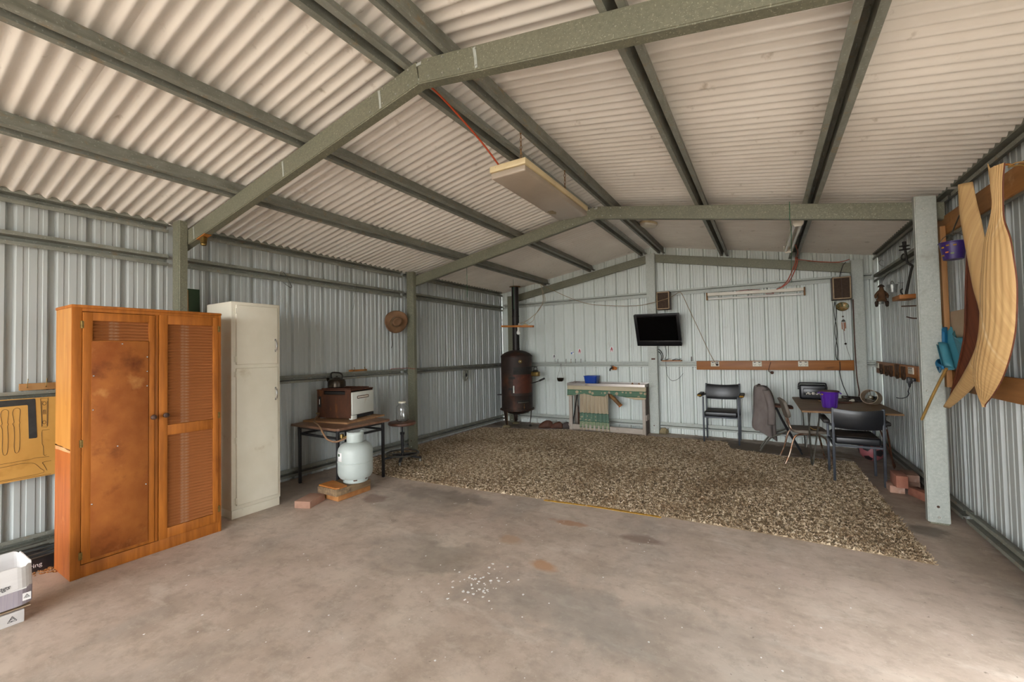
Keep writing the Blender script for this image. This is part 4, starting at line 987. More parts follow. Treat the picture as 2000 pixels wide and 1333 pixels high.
def val(u, v):
    x = bX0-.012+(bX1-bX0+.034)*u; drop = .150+.020*math.cos(2*math.pi*u*2.2)-.055*math.exp(-((u-.545)/.035)**2)-.018*math.exp(-((u-.62)/.06)**2)+(.02 if u > .6 else 0)
    return (x, bY0-.018-.010*v-.008*math.sin(u*58+1.5*math.sin(9*u))*(.3+v), .722-drop*v)
bm = NB(); sheet(bm, val, 120, 10); ob('valance', bm, 'valance_cloth', s, solid=.002)
bm = NB(); sheet(bm, lambda u, v: (bX1+.012+.004*math.sin(9*u), bY0-.018+.06*u, .722-.17*v+.03*u*v), 6, 6); ob('valance_return', bm, 'valance_cloth', s, solid=.002)
def cur(u, v):
    x = 1.665+(.475+.020*v)*u; a = .010+.012*min(1, v*3)
    return (x+.004*math.sin(40*u+5*v), bY0+.020-.022*v-a*math.sin(u*2*math.pi*7.5+.8*math.sin(6*u)), .600-(.575+.008*math.sin(11*u)+.02*u)*v)
bm = NB(); sheet(bm, cur, 130, 18); ob('curtain', bm, 'curtain_cloth', s, solid=.002)
bm = NB(); cyl(bm, (bX0+.05, bY0+.03, .592), (bX1-.04, bY0+.03, .590), .003, .003, 6); ob('curtain_wire', bm, 'clay_pipe', s)
bm = NB(); tube(bm, [(2.15, -.15, .60), (2.15, -.15, .555), (2.20, -.135, .510), (2.295, -.115, .400)], .030, 12); pp = ob('drain_pipe', bm, 'clay_pipe', s)
bm = NB(); lathe(bm, [(.031, 0), (.034, .004), (.034, .016), (.026, .016), (.024, 0)], (0, 0, 0), 14, Matrix.Translation((2.285, -.117, .412)) @ Matrix.Rotation(R(138), 4, 'Y')); ob('pipe_end', bm, 'orange_rust', pp)
b = T('washing_basin', 'bright blue plastic basin standing on the sink bench', 'basin', (1.83, -.13, .725))
def rrect(x0, x1, y0, y1, r, n=5):
    P = []
    for cx, cy, a in ((x1-r, y1-r, 0), (x0+r, y1-r, 90), (x0+r, y0+r, 180), (x1-r, y0+r, 270)):
        for i in range(n+1): P.append((cx+r*math.cos(R(a+90*i/n)), cy+r*math.sin(R(a+90*i/n))))
    return P
def loft(bm, rings):
    V = [[bm.verts.new(p) for p in q] for q in rings]
    for A, B in zip(V, V[1:]):
        n = len(A)
        for i in range(n): bm.faces.new((A[i], A[(i+1) % n], B[(i+1) % n], B[i]))
    return V
def basin(bm, x0, x1, y0, y1, z0, z1, flare=.02, r=.03, rim=.008, th=.004):
    out = [[(x, y, z0) for x, y in rrect(x0+flare, x1-flare, y0+flare, y1-flare, r)], [(x, y, z1-.006) for x, y in rrect(x0, x1, y0, y1, r)], [(x, y, z1-.006) for x, y in rrect(x0-rim, x1+rim, y0-rim, y1+rim, r)], [(x, y, z1) for x, y in rrect(x0-rim, x1+rim, y0-rim, y1+rim, r)], [(x, y, z1) for x, y in rrect(x0+th, x1-th, y0+th, y1-th, r-.004)], [(x, y, z0+th) for x, y in rrect(x0+flare+th, x1-flare-th, y0+flare+th, y1-flare-th, r-.004)]]
    V = loft(bm, out); bm.faces.new(V[0][::-1]); bm.faces.new(V[-1])
bm = NB(); basin(bm, 1.722, 1.940, -.225, -.040, .7255, .876); ob('tub', bm, 'blue_plastic', b)
t = T('tap', 'old brass and black garden tap on the far wall above the sink', 'tap', (2.15, -.06, .945))
TM = Matrix.Translation((2.155, .056, .998)) @ Matrix.Rotation(R(90), 4, 'X')
bm = NB(); lathe(bm, [(0, .055), (.020, .055), (.034, .058), (.034, .064), (.014, .068), (.012, .12)], (0, 0, 0), 16, TM); cyl(bm, (2.19, -.005, .992), (2.19, -.012, .992), .028, .028, 14); ob('flange', bm, 'orange_rust', t)
bm = NB(); tube(bm, [(2.155, .05, .998), (2.155, -.06, .998), (2.135, -.095, .990), (2.128, -.105, .955)], .011, 8); cyl(bm, (2.150, -.06, .998), (2.150, -.06, 1.030), .009, .008, 8); beam(bm, (2.125, -.06, 1.034), (2.178, -.06, 1.034), .010, .008); ob('spout', bm, 'black_metal', t)
for (x, sc, lb) in ((2.50, 1, 'folded brown rag on the right end of the sink top'), (2.60, .8, 'small orange brown rag near the sink top corner')):
    bm = NB(); sheet(bm, lambda u, v: (x-.06*sc+.13*sc*u, -.21+.10*v, .728+.022*math.sin(math.pi*u)*math.sin(math.pi*v)*(1.3+math.sin(13*u+4*v))), 14, 8)
    S('cloth_rag', bm, 'orange_ply' if sc == 1 else 'cut_timber', lb, 'rag', solid=.004)
bm = NB(); prism(bm, [(1.478, .012), (1.585, .008), (1.578, .222), (1.540, .255), (1.545, .33), (1.530, .395), (1.505, .390), (1.512, .335), (1.505, .250), (1.470, .225)], 'y', -.030, -.012)
S('timber_paddle', bm, 'rust_brown', 'dark brown timber paddle leaning behind the curtain', 'paddle', smooth=False)
bm = NB(); beam(bm, (1.575, -.085, .715), (1.450, -.075, .010), .016, .008, (0, 1, 0)); S('dark_stick', bm, 'black_metal', 'thin dark stick leaning against the sink bench by its left leg', 'stick', smooth=False)
S('rock', rock((2.915, -.015, .038), (.062, .052, .055), 5), 'stone', 'pale speckled rock at the foot of the middle wall post', 'rock')
bm = NB(); bx(bm, (2.775, -.0785, 1.130), (2.832, -.0765, 1.152)); S('post_label', bm, 'leather', 'small brown name plate stuck on the middle wall post', 'plate', smooth=False)

# ---- television
t = T('television', 'black flat television tilted forward on the middle wall post', 'television', (2.90, -.10, 1.34))
A = Vector((2.583, -.120, 1.346)); Bv = Vector((2.583, -.318, 1.806)); up = (Bv-A).normalized(); rt = Vector((.645, 0, -.016)).normalized(); Hh = (Bv-A).length
TVM = basis(A, rt, up)                     # local x along width, y up the screen, z towards the viewer
bm = NB(); bx(bm, (0, 0, -.055), (.648, Hh, -.006), .010, TVM); ob('cabinet', bm, 'tv_black', t)
bm = NB()
for q in (((0, .055, -.008), (.042, Hh, .004)), ((.606, .055, -.008), (.648, Hh, .004)), ((.04, Hh-.036, -.008), (.608, Hh, .004))): bx(bm, q[0], q[1], .003, TVM)
bx(bm, (0, 0, -.008), (.648, .084, .006), .006, TVM); fr = ob('bezel', bm, 'tv_black', t)
bm = NB(); bx(bm, (.040, .082, -.007), (.608, Hh-.034, -.002), 0, TVM); ob('screen', bm, 'screen', t, smooth=False)
bm = NB(); bx(bm, (.04, .0835, .004), (.608, .0865, .0055), 0, TVM); ob('trim_line', bm, 'dull_steel', fr, smooth=False)
bm = NB(); lathe(bm, [(0, .008), (.006, .007), (.006, .005)], (0, 0, 0), 12, TVM @ Matrix.Translation((.31, .058, 0))); ob('power_light', bm, 'chrome', fr)
bm = NB(); beam(bm, (2.80, -.078, 1.62), (2.80, -.20, 1.60), .06, .10); bx(bm, (2.74, -.082, 1.52), (2.86, -.0765, 1.70)); ob('wall_bracket', bm, 'black_metal', t, smooth=False)

# ---- speakers
def speaker(x0, x1, z0, z1, yf, yb, label, tilt=0):
    s = T('wall_speaker', label, 'speaker', ((x0+x1)/2, (yf+yb)/2, z0))
    bm = NB(); bx(bm, (x0, yf+.010, z0), (x1, yb, z1), .004); ob('cabinet', bm, 'speaker_wood', s)
    bm = NB(); w = .013
    for a, b in (((x0+.004, z0+.004), (x0+.004+w, z1-.004)), ((x1-.004-w, z0+.004), (x1-.004, z1-.004)), ((x0+.004, z0+.004), (x1-.004, z0+.004+w)), ((x0+.004, z1-.004-w), (x1-.004, z1-.004))):
        bx(bm, (a[0], yf, a[1]), (b[0], yf+.016, b[1]), .003)
    ob('front_bead', bm, 'speaker_bead', s)
    bm = NB(); sheet(bm, lambda u, v: (x0+.015+(x1-x0-.03)*u, yf+.006+.003*math.exp(-((u-.5)/.25)**2-((v-.5)/.25)**2), z0+.015+(z1-z0-.03)*v), 14, 14); ob('grille_cloth', bm, 'speaker_cloth', s)
    return s
speaker(2.905, 3.092, 1.876, 2.140, -.235, -.085, 'brown box speaker with cream bead above the television')
s2 = speaker(5.008, 5.194, 1.856, 2.134, -.235, -.075, 'taller brown box speaker high beside the far right corner post')
bm = NB(); bx(bm, (5.099, -.2365, 1.875), (5.102, -.229, 2.118)); ob('centre_strip', bm, 'speaker_wood', s2, smooth=False)

# ---- fluorescent lamps
f = T('wall_batten_light', 'long fluorescent batten light on the far wall above the power board', 'light', (4.15, -.05, 1.975))
a, b_ = Vector((3.575, -.045, 2.062)), Vector((4.735, -.045, 2.036)); dz = Vector((0, 0, 1))
bm = NB(); beam(bm, a, b_, .05, .040, dz); ob('channel', bm, 'lamp_white', f, smooth=False)
bm = NB(); cyl(bm, a+Vector((.014, -.005, -.062)), b_+Vector((-.014, -.005, -.062)), .0125, None, 14); ob('tube', bm, 'tube_glass', f)
for p in (a, b_):
    bm = NB(); bx(bm, (p.x-.008, p.y-.03, p.z-.082), (p.x+.010, p.y+.025, p.z+.026), .003); ob('end_cap', bm, 'clay_pipe', f)
bm = NB(); tube(bm, [(3.95, -.05, 2.075), (4.10, -.045, 2.082), (4.25, -.05, 2.068), (4.40, -.055, 2.010), (4.30, -.06, 2.012)], .004, 6); ob('loose_wire', bm, 'red_cord', f)

f = T('hanging_light_box', 'large cream fluorescent light box hanging on chains below the ridge', 'light', (2.90, -3.92, 2.415))
lx0, lx1, ly0, ly1, lz = 2.768, 3.036, -4.445, -3.365, 2.418
bm = NB(); bx(bm, (lx0, ly0, lz+.042), (lx1, ly1, lz+.082), .004); ob('tray', bm, 'lamp_cream', f)
bm = NB(); bx(bm, (lx0+.006, ly0+.006, lz), (lx1-.006, ly1-.006, lz+.041), .010, seg=3); df = ob('diffuser', bm, 'diffuser', f)
mat('smudge', '#84765c', rough=.8)
bm = NB(); prism(bm, [(lx0+.055+.030*math.cos(a*.42)*(1+.25*math.sin(3*a)), ly1-.25+.05*math.sin(a*.42)*(1+.2*math.cos(2*a))) for a in range(15)], 'z', lz-.0014, lz-.0004); ob('stain_patch', bm, 'smudge', df, smooth=False)
for nm, x, y in (('chain', 2.895, -4.245), ('chain', 2.905, -3.535)):
    bm = NB(); z0, z1 = lz+.082, 2.800; n = max(5, int((z1-z0)/.026))
    for i in range(n):
        zc = z0+(i+.5)*(z1-z0)/n; h = (z1-z0)/n*.62
        P = [Vector((.007*math.cos(R(q)), 0, h*math.sin(R(q)))) for q in range(0, 360, 45)]
        if i % 2: P = [Vector((0, p.x, p.z)) for p in P]
        P = [p+Vector((x, y, zc)) for p in P]; tube(bm, P+[P[0]], .0020, 5, 1, caps=False)
    ob(nm, bm, 'clay_pipe', f)['kind'] = 'stuff'
f = T('hanging_fluorescent', 'bare twin tube fluorescent light hanging under the far right purlin', 'light', (4.55, -1.62, 2.37))
bm = NB(); beam(bm, (4.560, -2.22, 2.412), (4.535, -1.02, 2.412), .075, .038); ob('channel', bm, 'lamp_white', f, smooth=False)
for q in (-.024, .024):
    bm = NB(); cyl(bm, (4.560+q, -2.205, 2.375), (4.535+q, -1.03, 2.375), .0125, None, 12); ob('tube', bm, 'tube_glass', f)
for p in ((4.560, -2.225), (4.535, -1.015)):
    bm = NB(); prism(bm, [(p[0]-.046, 2.434), (p[0]+.046, 2.434), (p[0]+.040, 2.372), (p[0]+.026, 2.352), (p[0]-.026, 2.352), (p[0]-.040, 2.372)], 'y', p[1]-.010, p[1]+.014); ob('end_cap', bm, 'lamp_white', f, smooth=False)
bm = NB()
for y in (-2.05, -1.2): beam(bm, (4.57, y, 2.43), (4.60, y, 2.468), .02, .004)
ob('hanger', bm, 'dull_steel', f, smooth=False)
f = T('round_ceiling_lamp', 'round cream plastic lamp under the right roof slope near the far gable', 'lamp', (3.11, -1.50, 2.775))
RM = Matrix.Translation((3.11, -1.50, 2.824)) @ Matrix.Rotation(R(10.3), 4, 'Y')
bm = NB(); lathe(bm, [(.105, 0), (.105, -.016), (.098, -.022)], (0, 0, 0), 28, RM); ob('base', bm, 'lamp_cream', f)
bm = NB(); lathe(bm, [(.098, -.020), (.092, -.040), (.065, -.056), (0, -.060)], (0, 0, 0), 28, RM); ob('cover', bm, 'lamp_white', f)

# ---- timber bar with bulb
b = T('bulb_bar', 'orange timber bar with a bare light bulb hanging before the stove', 'light', (.84, -.80, 1.60))
bm = NB(); beam(bm, (.533, -.80, 1.718), (1.125, -.80, 1.690), .05, .032, (0, 0, 1), .002); ob('bar', bm, 'orange_ply', b)
bm = NB(); lathe(bm, [(.019, 1.688), (.019, 1.660), (.024, 1.652), (0, 1.650)], (.853, -.80, 0), 14); cyl(bm, (.868, -.80, 1.720), (.868, -.80, 1.752), .019, .013, 12); ob('socket', bm, 'socket', b)
bm = NB(); lathe(bm, [(.013, 1.652), (.016, 1.640), (.029, 1.610), (.032, 1.596), (.028, 1.580), (.016, 1.568), (0, 1.565)], (.850, -.80, 0), 22); ob('bulb', bm, 'tube_glass', b)
bm = NB(); bx(bm, (.94, -.815, 1.715), (1.03, -.79, 1.726)); bx(bm, (.96, -.81, 1.726), (1.00, -.795, 1.738)); ob('switch_plate', bm, 'lamp_cream', b, smooth=False)
bm = NB(); tube(bm, [(.868, -.80, 1.748), (.98, -.79, 1.775), (1.10, -.72, 1.875), (1.15, -.60, 1.99), (1.12, -.42, 2.16), (.985, -.215, 2.42), (.955, -.185, 2.462)], .006, 6); tube(bm, [(1.05, -.80, 1.738), (1.12, -.78, 1.79), (1.13, -.74, 1.87), (1.15, -.58, 2.02), (1.17, -.45, 2.12), (1.12, -.38, 2.24), (.99, -.22, 2.40), (.955, -.185, 2.458)], .005, 6); ob('flex', bm, 'white_cable', b)
bm = NB(); tube(bm, [(.558, -.80, 1.735), (.45, -.70, 2.0), (.325, -.62, 2.352)], .0015, 5, 1); ob('hanging_wire', bm, 'dull_steel', b)
bm = NB(); tube(bm, [(.955, -.185, 2.462), (1.258, -.12, 2.291), (1.537, -.12, 2.154), (1.806, -.12, 2.056), (2.066, -.12, 2.012), (2.398, -.12, 1.979), (2.636, -.12, 1.97), (2.80, -.19, 1.985), (2.895, -.250, 1.990), (3.085, -.250, 2.035), (3.15, -.08, 2.10), (3.196, -.030, 2.131), (3.238, -.030, 2.099), (3.325, -.045, 1.88), (3.455, -.05, 1.557), (3.581, -.055, 1.234), (3.667, -.066, 1.060)], .0042, 6, 4)
S('long_cable', bm, 'tan_cable', 'long tan cable sagging across the far wall to the first power outlet', 'cable')

# ---- power board with outlets, small shelf, cables
p = T('power_board', 'long varnished timber board with three power outlets on the far wall', 'board', (4.31, -.02, .978))
bm = NB(); bx(bm, (3.408, -.040, .978), (5.216, -.003, 1.104), .003); ob('board', bm, 'power_board', p)
for x in (3.653, 4.174, 4.693):
    bm = NB(); bx(bm, (x-.055, -.052, 1.026), (x+.055, -.0402, 1.096), .003); o = ob('outlet', bm, 'socket', p)
    bm = NB()
    for q in (-.028, .028):
        bx(bm, (x+q-.012, -.0545, 1.078), (x+q+.012, -.0518, 1.088))
        for a in (-1, 1): beam(bm, (x+q+a*.010, -.0522, 1.060), (x+q+a*.006, -.0522, 1.048), .004, .002, (0, 1, 0))
        bx(bm, (x+q-.002, -.0532, 1.032), (x+q+.002, -.0518, 1.044))
    ob('switches_and_slots', bm, 'leather_grey', o, smooth=False)['kind'] = 'stuff'
bm = NB(); cyl(bm, (3.680, -.0545, 1.052), (3.680, -.085, 1.052), .018, .015, 12)
S('wall_plug', bm, 'leather_grey', 'dark plug in the first outlet of the long power board', 'plug')
bm = NB(); tube(bm, [(4.335, -.045, 1.085), (4.315, -.052, 1.02), (4.305, -.052, .965), (4.330, -.050, .945)], .004, 6); lathe(bm, [(0, .024), (.018, .018), (.020, 0), (.010, -.016), (0, -.018)], (4.345, -.050, .940), 10)
S('hanging_plug', bm, 'leather', 'brown plug on a short lead hanging over the power board', 'plug')
sh = T('small_shelf', 'narrow orange timber shelf on the girt right below the television', 'shelf', (3.06, -.05, 1.103))
bm = NB(); bx(bm, (2.935, -.125, 1.104), (3.210, -.006, 1.118), .002); ob('board', bm, 'orange_ply', sh)
bm = NB(); tube(bm, [(2.98, -.08, 1.126), (3.03, -.06, 1.134), (3.09, -.08, 1.126), (3.13, -.05, 1.136), (3.18, -.07, 1.127), (3.20, -.06, 1.145)], .005, 6); S('shelf_lead', bm, 'black_cable', 'short black lead lying on the narrow orange shelf', 'cable')
bm = NB(); bx(bm, (3.03, -.115, 1.1185), (3.085, -.09, 1.134), .003); S('adapter_plug', bm, 'socket', 'small cream adapter lying on the narrow orange shelf', 'adapter')
bm = NB(); tube(bm, [(2.868, -.02, 1.29), (2.905, -.02, 1.26), (2.935, -.025, 1.19), (2.93, -.03, 1.14), (2.91, -.03, 1.11)], .006, 6); tube(bm, [(2.868, -.02, 1.25), (2.90, -.02, 1.225), (2.915, -.025, 1.17), (2.905, -.03, 1.115)], .006, 6); tube(bm, [(2.99, -.12, 1.335), (2.995, -.05, 1.25), (2.985, -.03, 1.18), (2.96, -.035, 1.125)], .003, 6); tube(bm, [(3.035, -.12, 1.335), (3.02, -.05, 1.22), (3.01, -.04, 1.125)], .003, 6)
S('television_cables', bm, 'black_cable', 'black cables looping behind the television down to the shelf', 'cable')
bm = NB(); tube(bm, [(2.975, -.015, 1.10), (2.977, -.015, .99), (2.992, -.012, .885), (3.055, -.012, .808), (3.15, -.012, .842), (3.215, -.012, .920)], .0028, 6); S('loop_cable', bm, 'black_cable', 'thin dark cable hanging in a loop below the orange shelf', 'cable')
bm = NB(); cyl(bm, (3.335, -.012, 1.10), (3.337, -.012, 1.17), .006, .006, 6); S('rusty_pin', bm, 'rust_dark', 'short rusty bolt standing on the girt left of the power board', 'bolt')
bm = NB(); tube(bm, [(4.649, -.10, 2.455), (4.651, -.10, 2.40), (4.607, -.095, 2.277), (4.553, -.095, 2.160), (4.487, -.09, 2.085), (4.43, -.07, 2.058)], .006, 6); tube(bm, [(4.665, -.095, 2.455), (4.667, -.10, 2.39), (4.635, -.095, 2.277), (4.575, -.095, 2.155), (4.50, -.09, 2.085), (4.43, -.068, 2.060)], .006, 6); tube(bm, [(4.60, -1.03, 2.43), (4.64, -.70, 2.42), (4.657, -.30, 2.44), (4.652, -.10, 2.455)], .006, 6)
S('orange_cable', bm, 'orange_cable', 'pair of orange cables swooping down to the batten light on the far wall', 'cable')
bm = NB(); tube(bm, [(4.665, -.085, 2.430), (4.849, -.060, 2.384), (5.059, -.060, 2.344), (5.137, -.060, 2.345), (5.21, -.07, 2.36)], .005, 6); S('orange_cable', bm, 'orange_cable', 'single orange cable running along the far right rafter top', 'cable')
bm = NB(); tube(bm, [(5.175, -.04, 2.335), (5.145, -.045, 2.299), (5.12, -.05, 2.22), (5.10, -.08, 2.135)], .004, 6); S('speaker_lead', bm, 'black_cable', 'short black lead from the roof to the tall corner speaker', 'cable')
bm = NB()
for k in (0, 1): tube(bm, [(5.056+.012*math.sin(i*1.3+k*3.1), .030, 1.857-i*.105) for i in range(8)]+[(5.069+.008*k, .02, 1.10), (5.074, -.045, 1.085), (5.074, -.046, .985), (5.076, .02, .95), (5.10, .02, .805), (5.152, .02, .645)], .004, 6, 3)
S('speaker_lead', bm, 'black_cable', 'twisted black lead running down the far wall below the corner speaker', 'cable')
bm = NB(); tube(bm, [(5.226, -.072, 1.86), (5.225, -.072, 1.511), (5.228, -.072, 1.131), (5.234, -.072, .879), (5.249, -.074, .722), (5.243, -.08, .66)], .006, 6); S('brown_cable', bm, 'leather', 'brown cable running down the edge of the far right corner post', 'cable')

# ---- wind chime
c = T('wind_chime', 'oval patterned plate with copper wind chimes below the corner speaker', 'wind chime', (5.135, .03, 1.30))
CM = Matrix.Translation((5.132, .050, 1.785)) @ Matrix.Rotation(R(90), 4, 'X') @ Matrix.Diagonal((1, .84, 1, 1))
bm = NB(); lathe(bm, [(0, .010), (.040, .012), (.064, .020), (.068, .016), (.066, .006), (0, .003)], (0, 0, 0), 32, CM); ob('plate', bm, 'plate_gold', c)
bm = NB(); tube(bm, [(5.132, .036, 1.73), (5.134, .036, 1.60), (5.136, .030, 1.585)], .0014, 4, 1); tube(bm, [(5.135, .035, 1.50), (5.137, .030, 1.44), (5.147, .012, 1.311), (5.182, -.03, 1.13), (5.186, -.042, 1.10)], .0016, 4); ob('string', bm, 'dark_cord', c)
bm = NB(); rb(bm, (5.133, .034, 1.658), (.018, .006, .018), (0, R(45), 0)); lathe(bm, [(0, .013), (.010, .009), (.013, 0), (.010, -.009), (0, -.013)], (5.147, .012, 1.311), 10); ob('bead', bm, 'kettle_bronze', c, smooth=False)
bm = NB(); lathe(bm, [(0, 1.622), (.010, 1.618), (.021, 1.600), (.021, 1.592), (0, 1.592)], (5.136, .032, 0), 14); ob('cap', bm, 'dull_steel', c)
for i, (dx, z0, z1) in enumerate(((-.016, 1.585, 1.495), (.004, 1.580, 1.475), (.018, 1.585, 1.505))):
    bm = NB(); cyl(bm, (5.136+dx, .032-.006*(i == 1), z0), (5.138+dx, .032-.006*(i == 1), z1), .0048, None, 8); ob('chime_tube', bm, 'copper', c)

# ---- strings and the orange cord under the ridge
bm = NB(); tube(bm, [(2.812, -5.05, 2.690), (2.813, -4.90, 2.665), (2.818, -4.62, 2.590), (2.826, -4.41, 2.503)], .0055, 6); S('extension_lead', bm, 'orange_cable', 'orange cord from the near ridge down to the hanging light box', 'cord')
for q, lb in ((((.830, -2.13, 2.548), (.690, -1.90, 2.20), (.640, -1.80, 1.96)), 'green string hanging from the left roof beyond the second rafter'), (((.655, -.60, 2.515), (.655, -.60, 2.42), (.600, -.60, 2.09)), 'green string hanging in front of the stove flue')):
    bm = NB(); P = [Vector(q[0]), Vector(q[0])+Vector((0, 0, -.30)), Vector(q[0])+Vector((.0, 0, -.50))]; tube(bm, P, .003, 5, 1); S('green_string', bm, 'green_string', lb, 'string')
bm = NB(); tube(bm, [(4.488, -2.515, 2.50), (4.485, -2.515, 2.36), (4.495, -2.48, 2.30), (4.52, -1.9, 2.20), (4.56, -.9, 2.16), (4.60, -.10, 2.13)], .0025, 5, 1); S('green_string', bm, 'green_string', 'green string tied round the second right rafter beside the bare tubes', 'string')
# ================================================================ right side of the shed and the carpet
mat('vinyl_black', '#17171a', '#1f1f22', 6, rough=.33, spec=.5)
mat('vinyl_dusty', '#3d332b', '#2d2723', 7, rough=.6)
mat('frame_grey', '#3d4148', '#34373d', 14, rough=.45, metal=.2)
mat('foam', '#b58a2a', '#8a6420', 20, rough=.95)
mat('arm_black', '#2a2420', '#1e1a18', 9, rough=.6)
mat('kitchen_vinyl', '#7a7064', '#665c50', 7, rough=.5, spots=(('#8f877a', 20, .6, .75),))
mat('rusty_chrome', '#8f7f70', '#6f4a32', 14, rough=.3, metal=.8, lo=.45, hi=.6)
mat('table_brown', '#8a7054', '#745a42', 4, (1, 4, 1), rough=.6, spots=(('#8a765c', 3, .52, .8),))
mat('table_edge', '#9a744a', '#856038', 8, rough=.6)
mat('jacket_cloth', '#7a706b', '#6a605b', 9, (1, 1, .5), rough=.95)
mat('purple_plastic', '#5a2a9c', '#50238e', 5, rough=.32)
mat('purple_dark', '#3a2368', '#33205c', 6, rough=.4)
mat('bin_lid', '#5a4238', '#4b362e', 8, rough=.6)
mat('yellow_tag', '#d0c020', rough=.6)
mat('lampshade', '#b8a48c', '#a8947c', 9, rough=.8)
mat('pink_ball', '#a35e62', '#935256', 5, rough=.5, spots=(('#8a6a60', 7, .6, .8),))
mat('black_patch', '#221c1e', rough=.5)
mat('brick_red', '#a06a56', '#8a5644', 12, rough=.9, bump=.4, bscale=40, spots=(('#c9b8a8', 45, .70, .76), ('#6d3a2a', 14, .6, .75)))
mat('brick_pale', '#b48e7a', '#a07c6a', 12, rough=.9, bump=.4, bscale=40, spots=(('#c2a898', 9, .55, .7),))
mat('wall_timber', '#a5713c', '#8a5a2c', 4, (6, .5, 6), 6, rough=.6, lo=.3, hi=.7, spots=(('#6d4420', 8, .64, .8), ('#c29a68', 5, .64, .85)))
mat('batten_timber', '#a87a4a', '#8f6438', 4, (6, 6, .5), 6, rough=.65, spots=(('#5f3a1c', 22, .68, .78),))
mat('palm_tan', '#cca873', '#b89260', 5, (0, 14, .18), 5, rough=.6, lo=.35, hi=.65, spots=(('#8f6a3c', 9, .64, .76, (0, 9, .2)), ('#dcc6a0', 5, .6, .8, (0, 8, .2))))
mat('palm_inner', '#6d3a22', '#552a18', 5, (0, 14, .5), 5, rough=.6, lo=.35, hi=.65, spots=(('#8f5a36', 8, .64, .8, (0, 9, .4)),))
mat('tarp_blue', '#1f6f9a', '#18618c', 5, rough=.4, spots=(('#5fa0b8', 4, .6, .8),))
mat('tarp_teal', '#4a8a98', '#3f7f8f', 5, rough=.5)
mat('cane', '#a8864a', '#8f6e38', 14, (1, 1, .3), rough=.5)
mat('dry_grass', '#7f8a62', '#6f7a54', 9, rough=.9)
mat('seed', '#c9b478', rough=.9)
mat('galv_bucket', '#a8aba8', '#8f928f', 50, rough=.35, metal=.7)
mat('doll_brown', '#5f4228', '#452e1c', 9, rough=.9)
mat('doll_dark', '#332419', '#281c14', 9, rough=.9)
mat('horseshoe', '#4a3422', '#382616', 16, rough=.8, metal=.2)
mat('carpet_base', '#8a7860', '#6f5e48', 30, rough=1)
def carpet_mat():
    m = bpy.data.materials.new('carpet_pile'); m.use_nodes = True; nt = m.node_tree; N, L = nt.nodes, nt.links
    b = N['Principled BSDF']; b.inputs['Roughness'].default_value = 1; b.inputs['Specular IOR Level'].default_value = .1
    tc = N.new('ShaderNodeTexCoord')
    def nz(sc, det=4, st=(1, 1, 0)):
        mp = N.new('ShaderNodeMapping'); mp.inputs['Scale'].default_value = st; L.new(tc.outputs['Object'], mp.inputs['Vector'])
        n = N.new('ShaderNodeTexNoise'); n.inputs['Scale'].default_value = sc; n.inputs['Detail'].default_value = det; n.inputs['Roughness'].default_value = .65
        L.new(mp.outputs['Vector'], n.inputs['Vector']); return n.outputs['Fac']
    r = N.new('ShaderNodeValToRGB'); cr = r.color_ramp
    cr.elements[0].position = .36; cr.elements[0].color = lin('#64523f')
    cr.elements[1].position = .66; cr.elements[1].color = lin('#f2e4cb')
    e = cr.elements.new(.46); e.color = lin('#9c866a'); e = cr.elements.new(.55); e.color = lin('#cab79b')
    L.new(nz(24, 6, (1, 1.3, 0)), r.inputs['Fac'])
    def mixin(f, a, c, col, k, st):
        mr = N.new('ShaderNodeMapRange'); mr.inputs['From Min'].default_value = a; mr.inputs['From Max'].default_value = c; mr.inputs['To Max'].default_value = st; L.new(f, mr.inputs['Value'])
        x = N.new('ShaderNodeMixRGB'); x.blend_type = k; L.new(mr.outputs['Result'], x.inputs['Fac']); L.new(col, x.inputs['Color1']); return x
    x = mixin(nz(1.1, 5), .48, .66, r.outputs['Color'], 'MULTIPLY', .6); x.inputs['Color2'].default_value = lin('#a89888'); col = x.outputs['Color']
    x = mixin(nz(2.3, 5), .55, .7, col, 'MIX', .45); x.inputs['Color2'].default_value = lin('#a88a6c'); col = x.outputs['Color']
    L.new(col, b.inputs['Base Color']); MATS['carpet_pile'] = m
carpet_mat()

# ---- carpet
CP = [(.675, -3.575), (1.60, -3.515), (2.29, -3.452), (3.20, -3.345), (4.26, -3.312), (5.085, -3.335), (5.072, -2.41), (5.060, -.83), (5.0, -.80), (4.469, -.870), (3.85, -.690), (3.78, -.30), (1.35, -.40), (1.2, -.55), (.36, -.72), (.10, -.80), (.085, -3.20), (.14, -3.45)]
def inside(x, y):
    c = False; j = len(CP)-1
    for i in range(len(CP)):
        xi, yi = CP[i]; xj, yj = CP[j]
        if (yi > y) != (yj > y) and x < (xj-xi)*(y-yi)/(yj-yi)+xi: c = not c
        j = i
    return c
ct = T('carpet', 'speckled brown shag carpet covering the far half of the floor', 'carpet', (2.6, -2.0, 0))
bm = NB(); prism(bm, CP, 'z', .0005, .008); ob('backing', bm, 'carpet_base', ct, smooth=False)
rng = random.Random(3)
vs, fs = [], []
def tuft(x, y, s):
    a = rng.uniform(0, 2*math.pi); w = s*rng.uniform(.5, 1.0); h = s*rng.uniform(.35, .8); lx, ly = math.cos(a)*w, math.sin(a)*w
    ta = rng.uniform(0, 2*math.pi); tx, ty = x+math.cos(ta)*s*rng.uniform(.3, 1.1), y+math.sin(ta)*s*rng.uniform(.3, 1.1)
    i = len(vs); vs.extend(((x-lx*.5, y-ly*.5, .006), (x+lx*.5, y+ly*.5, .006), (tx, ty, .006+h))); fs.append((i, i+1, i+2))
n = 0
while n < 150000:
    x = rng.uniform(.08, 5.10); y = rng.uniform(-3.6, -.28)
    if not inside(x, y): continue
    tuft(x, y, .020); n += 1
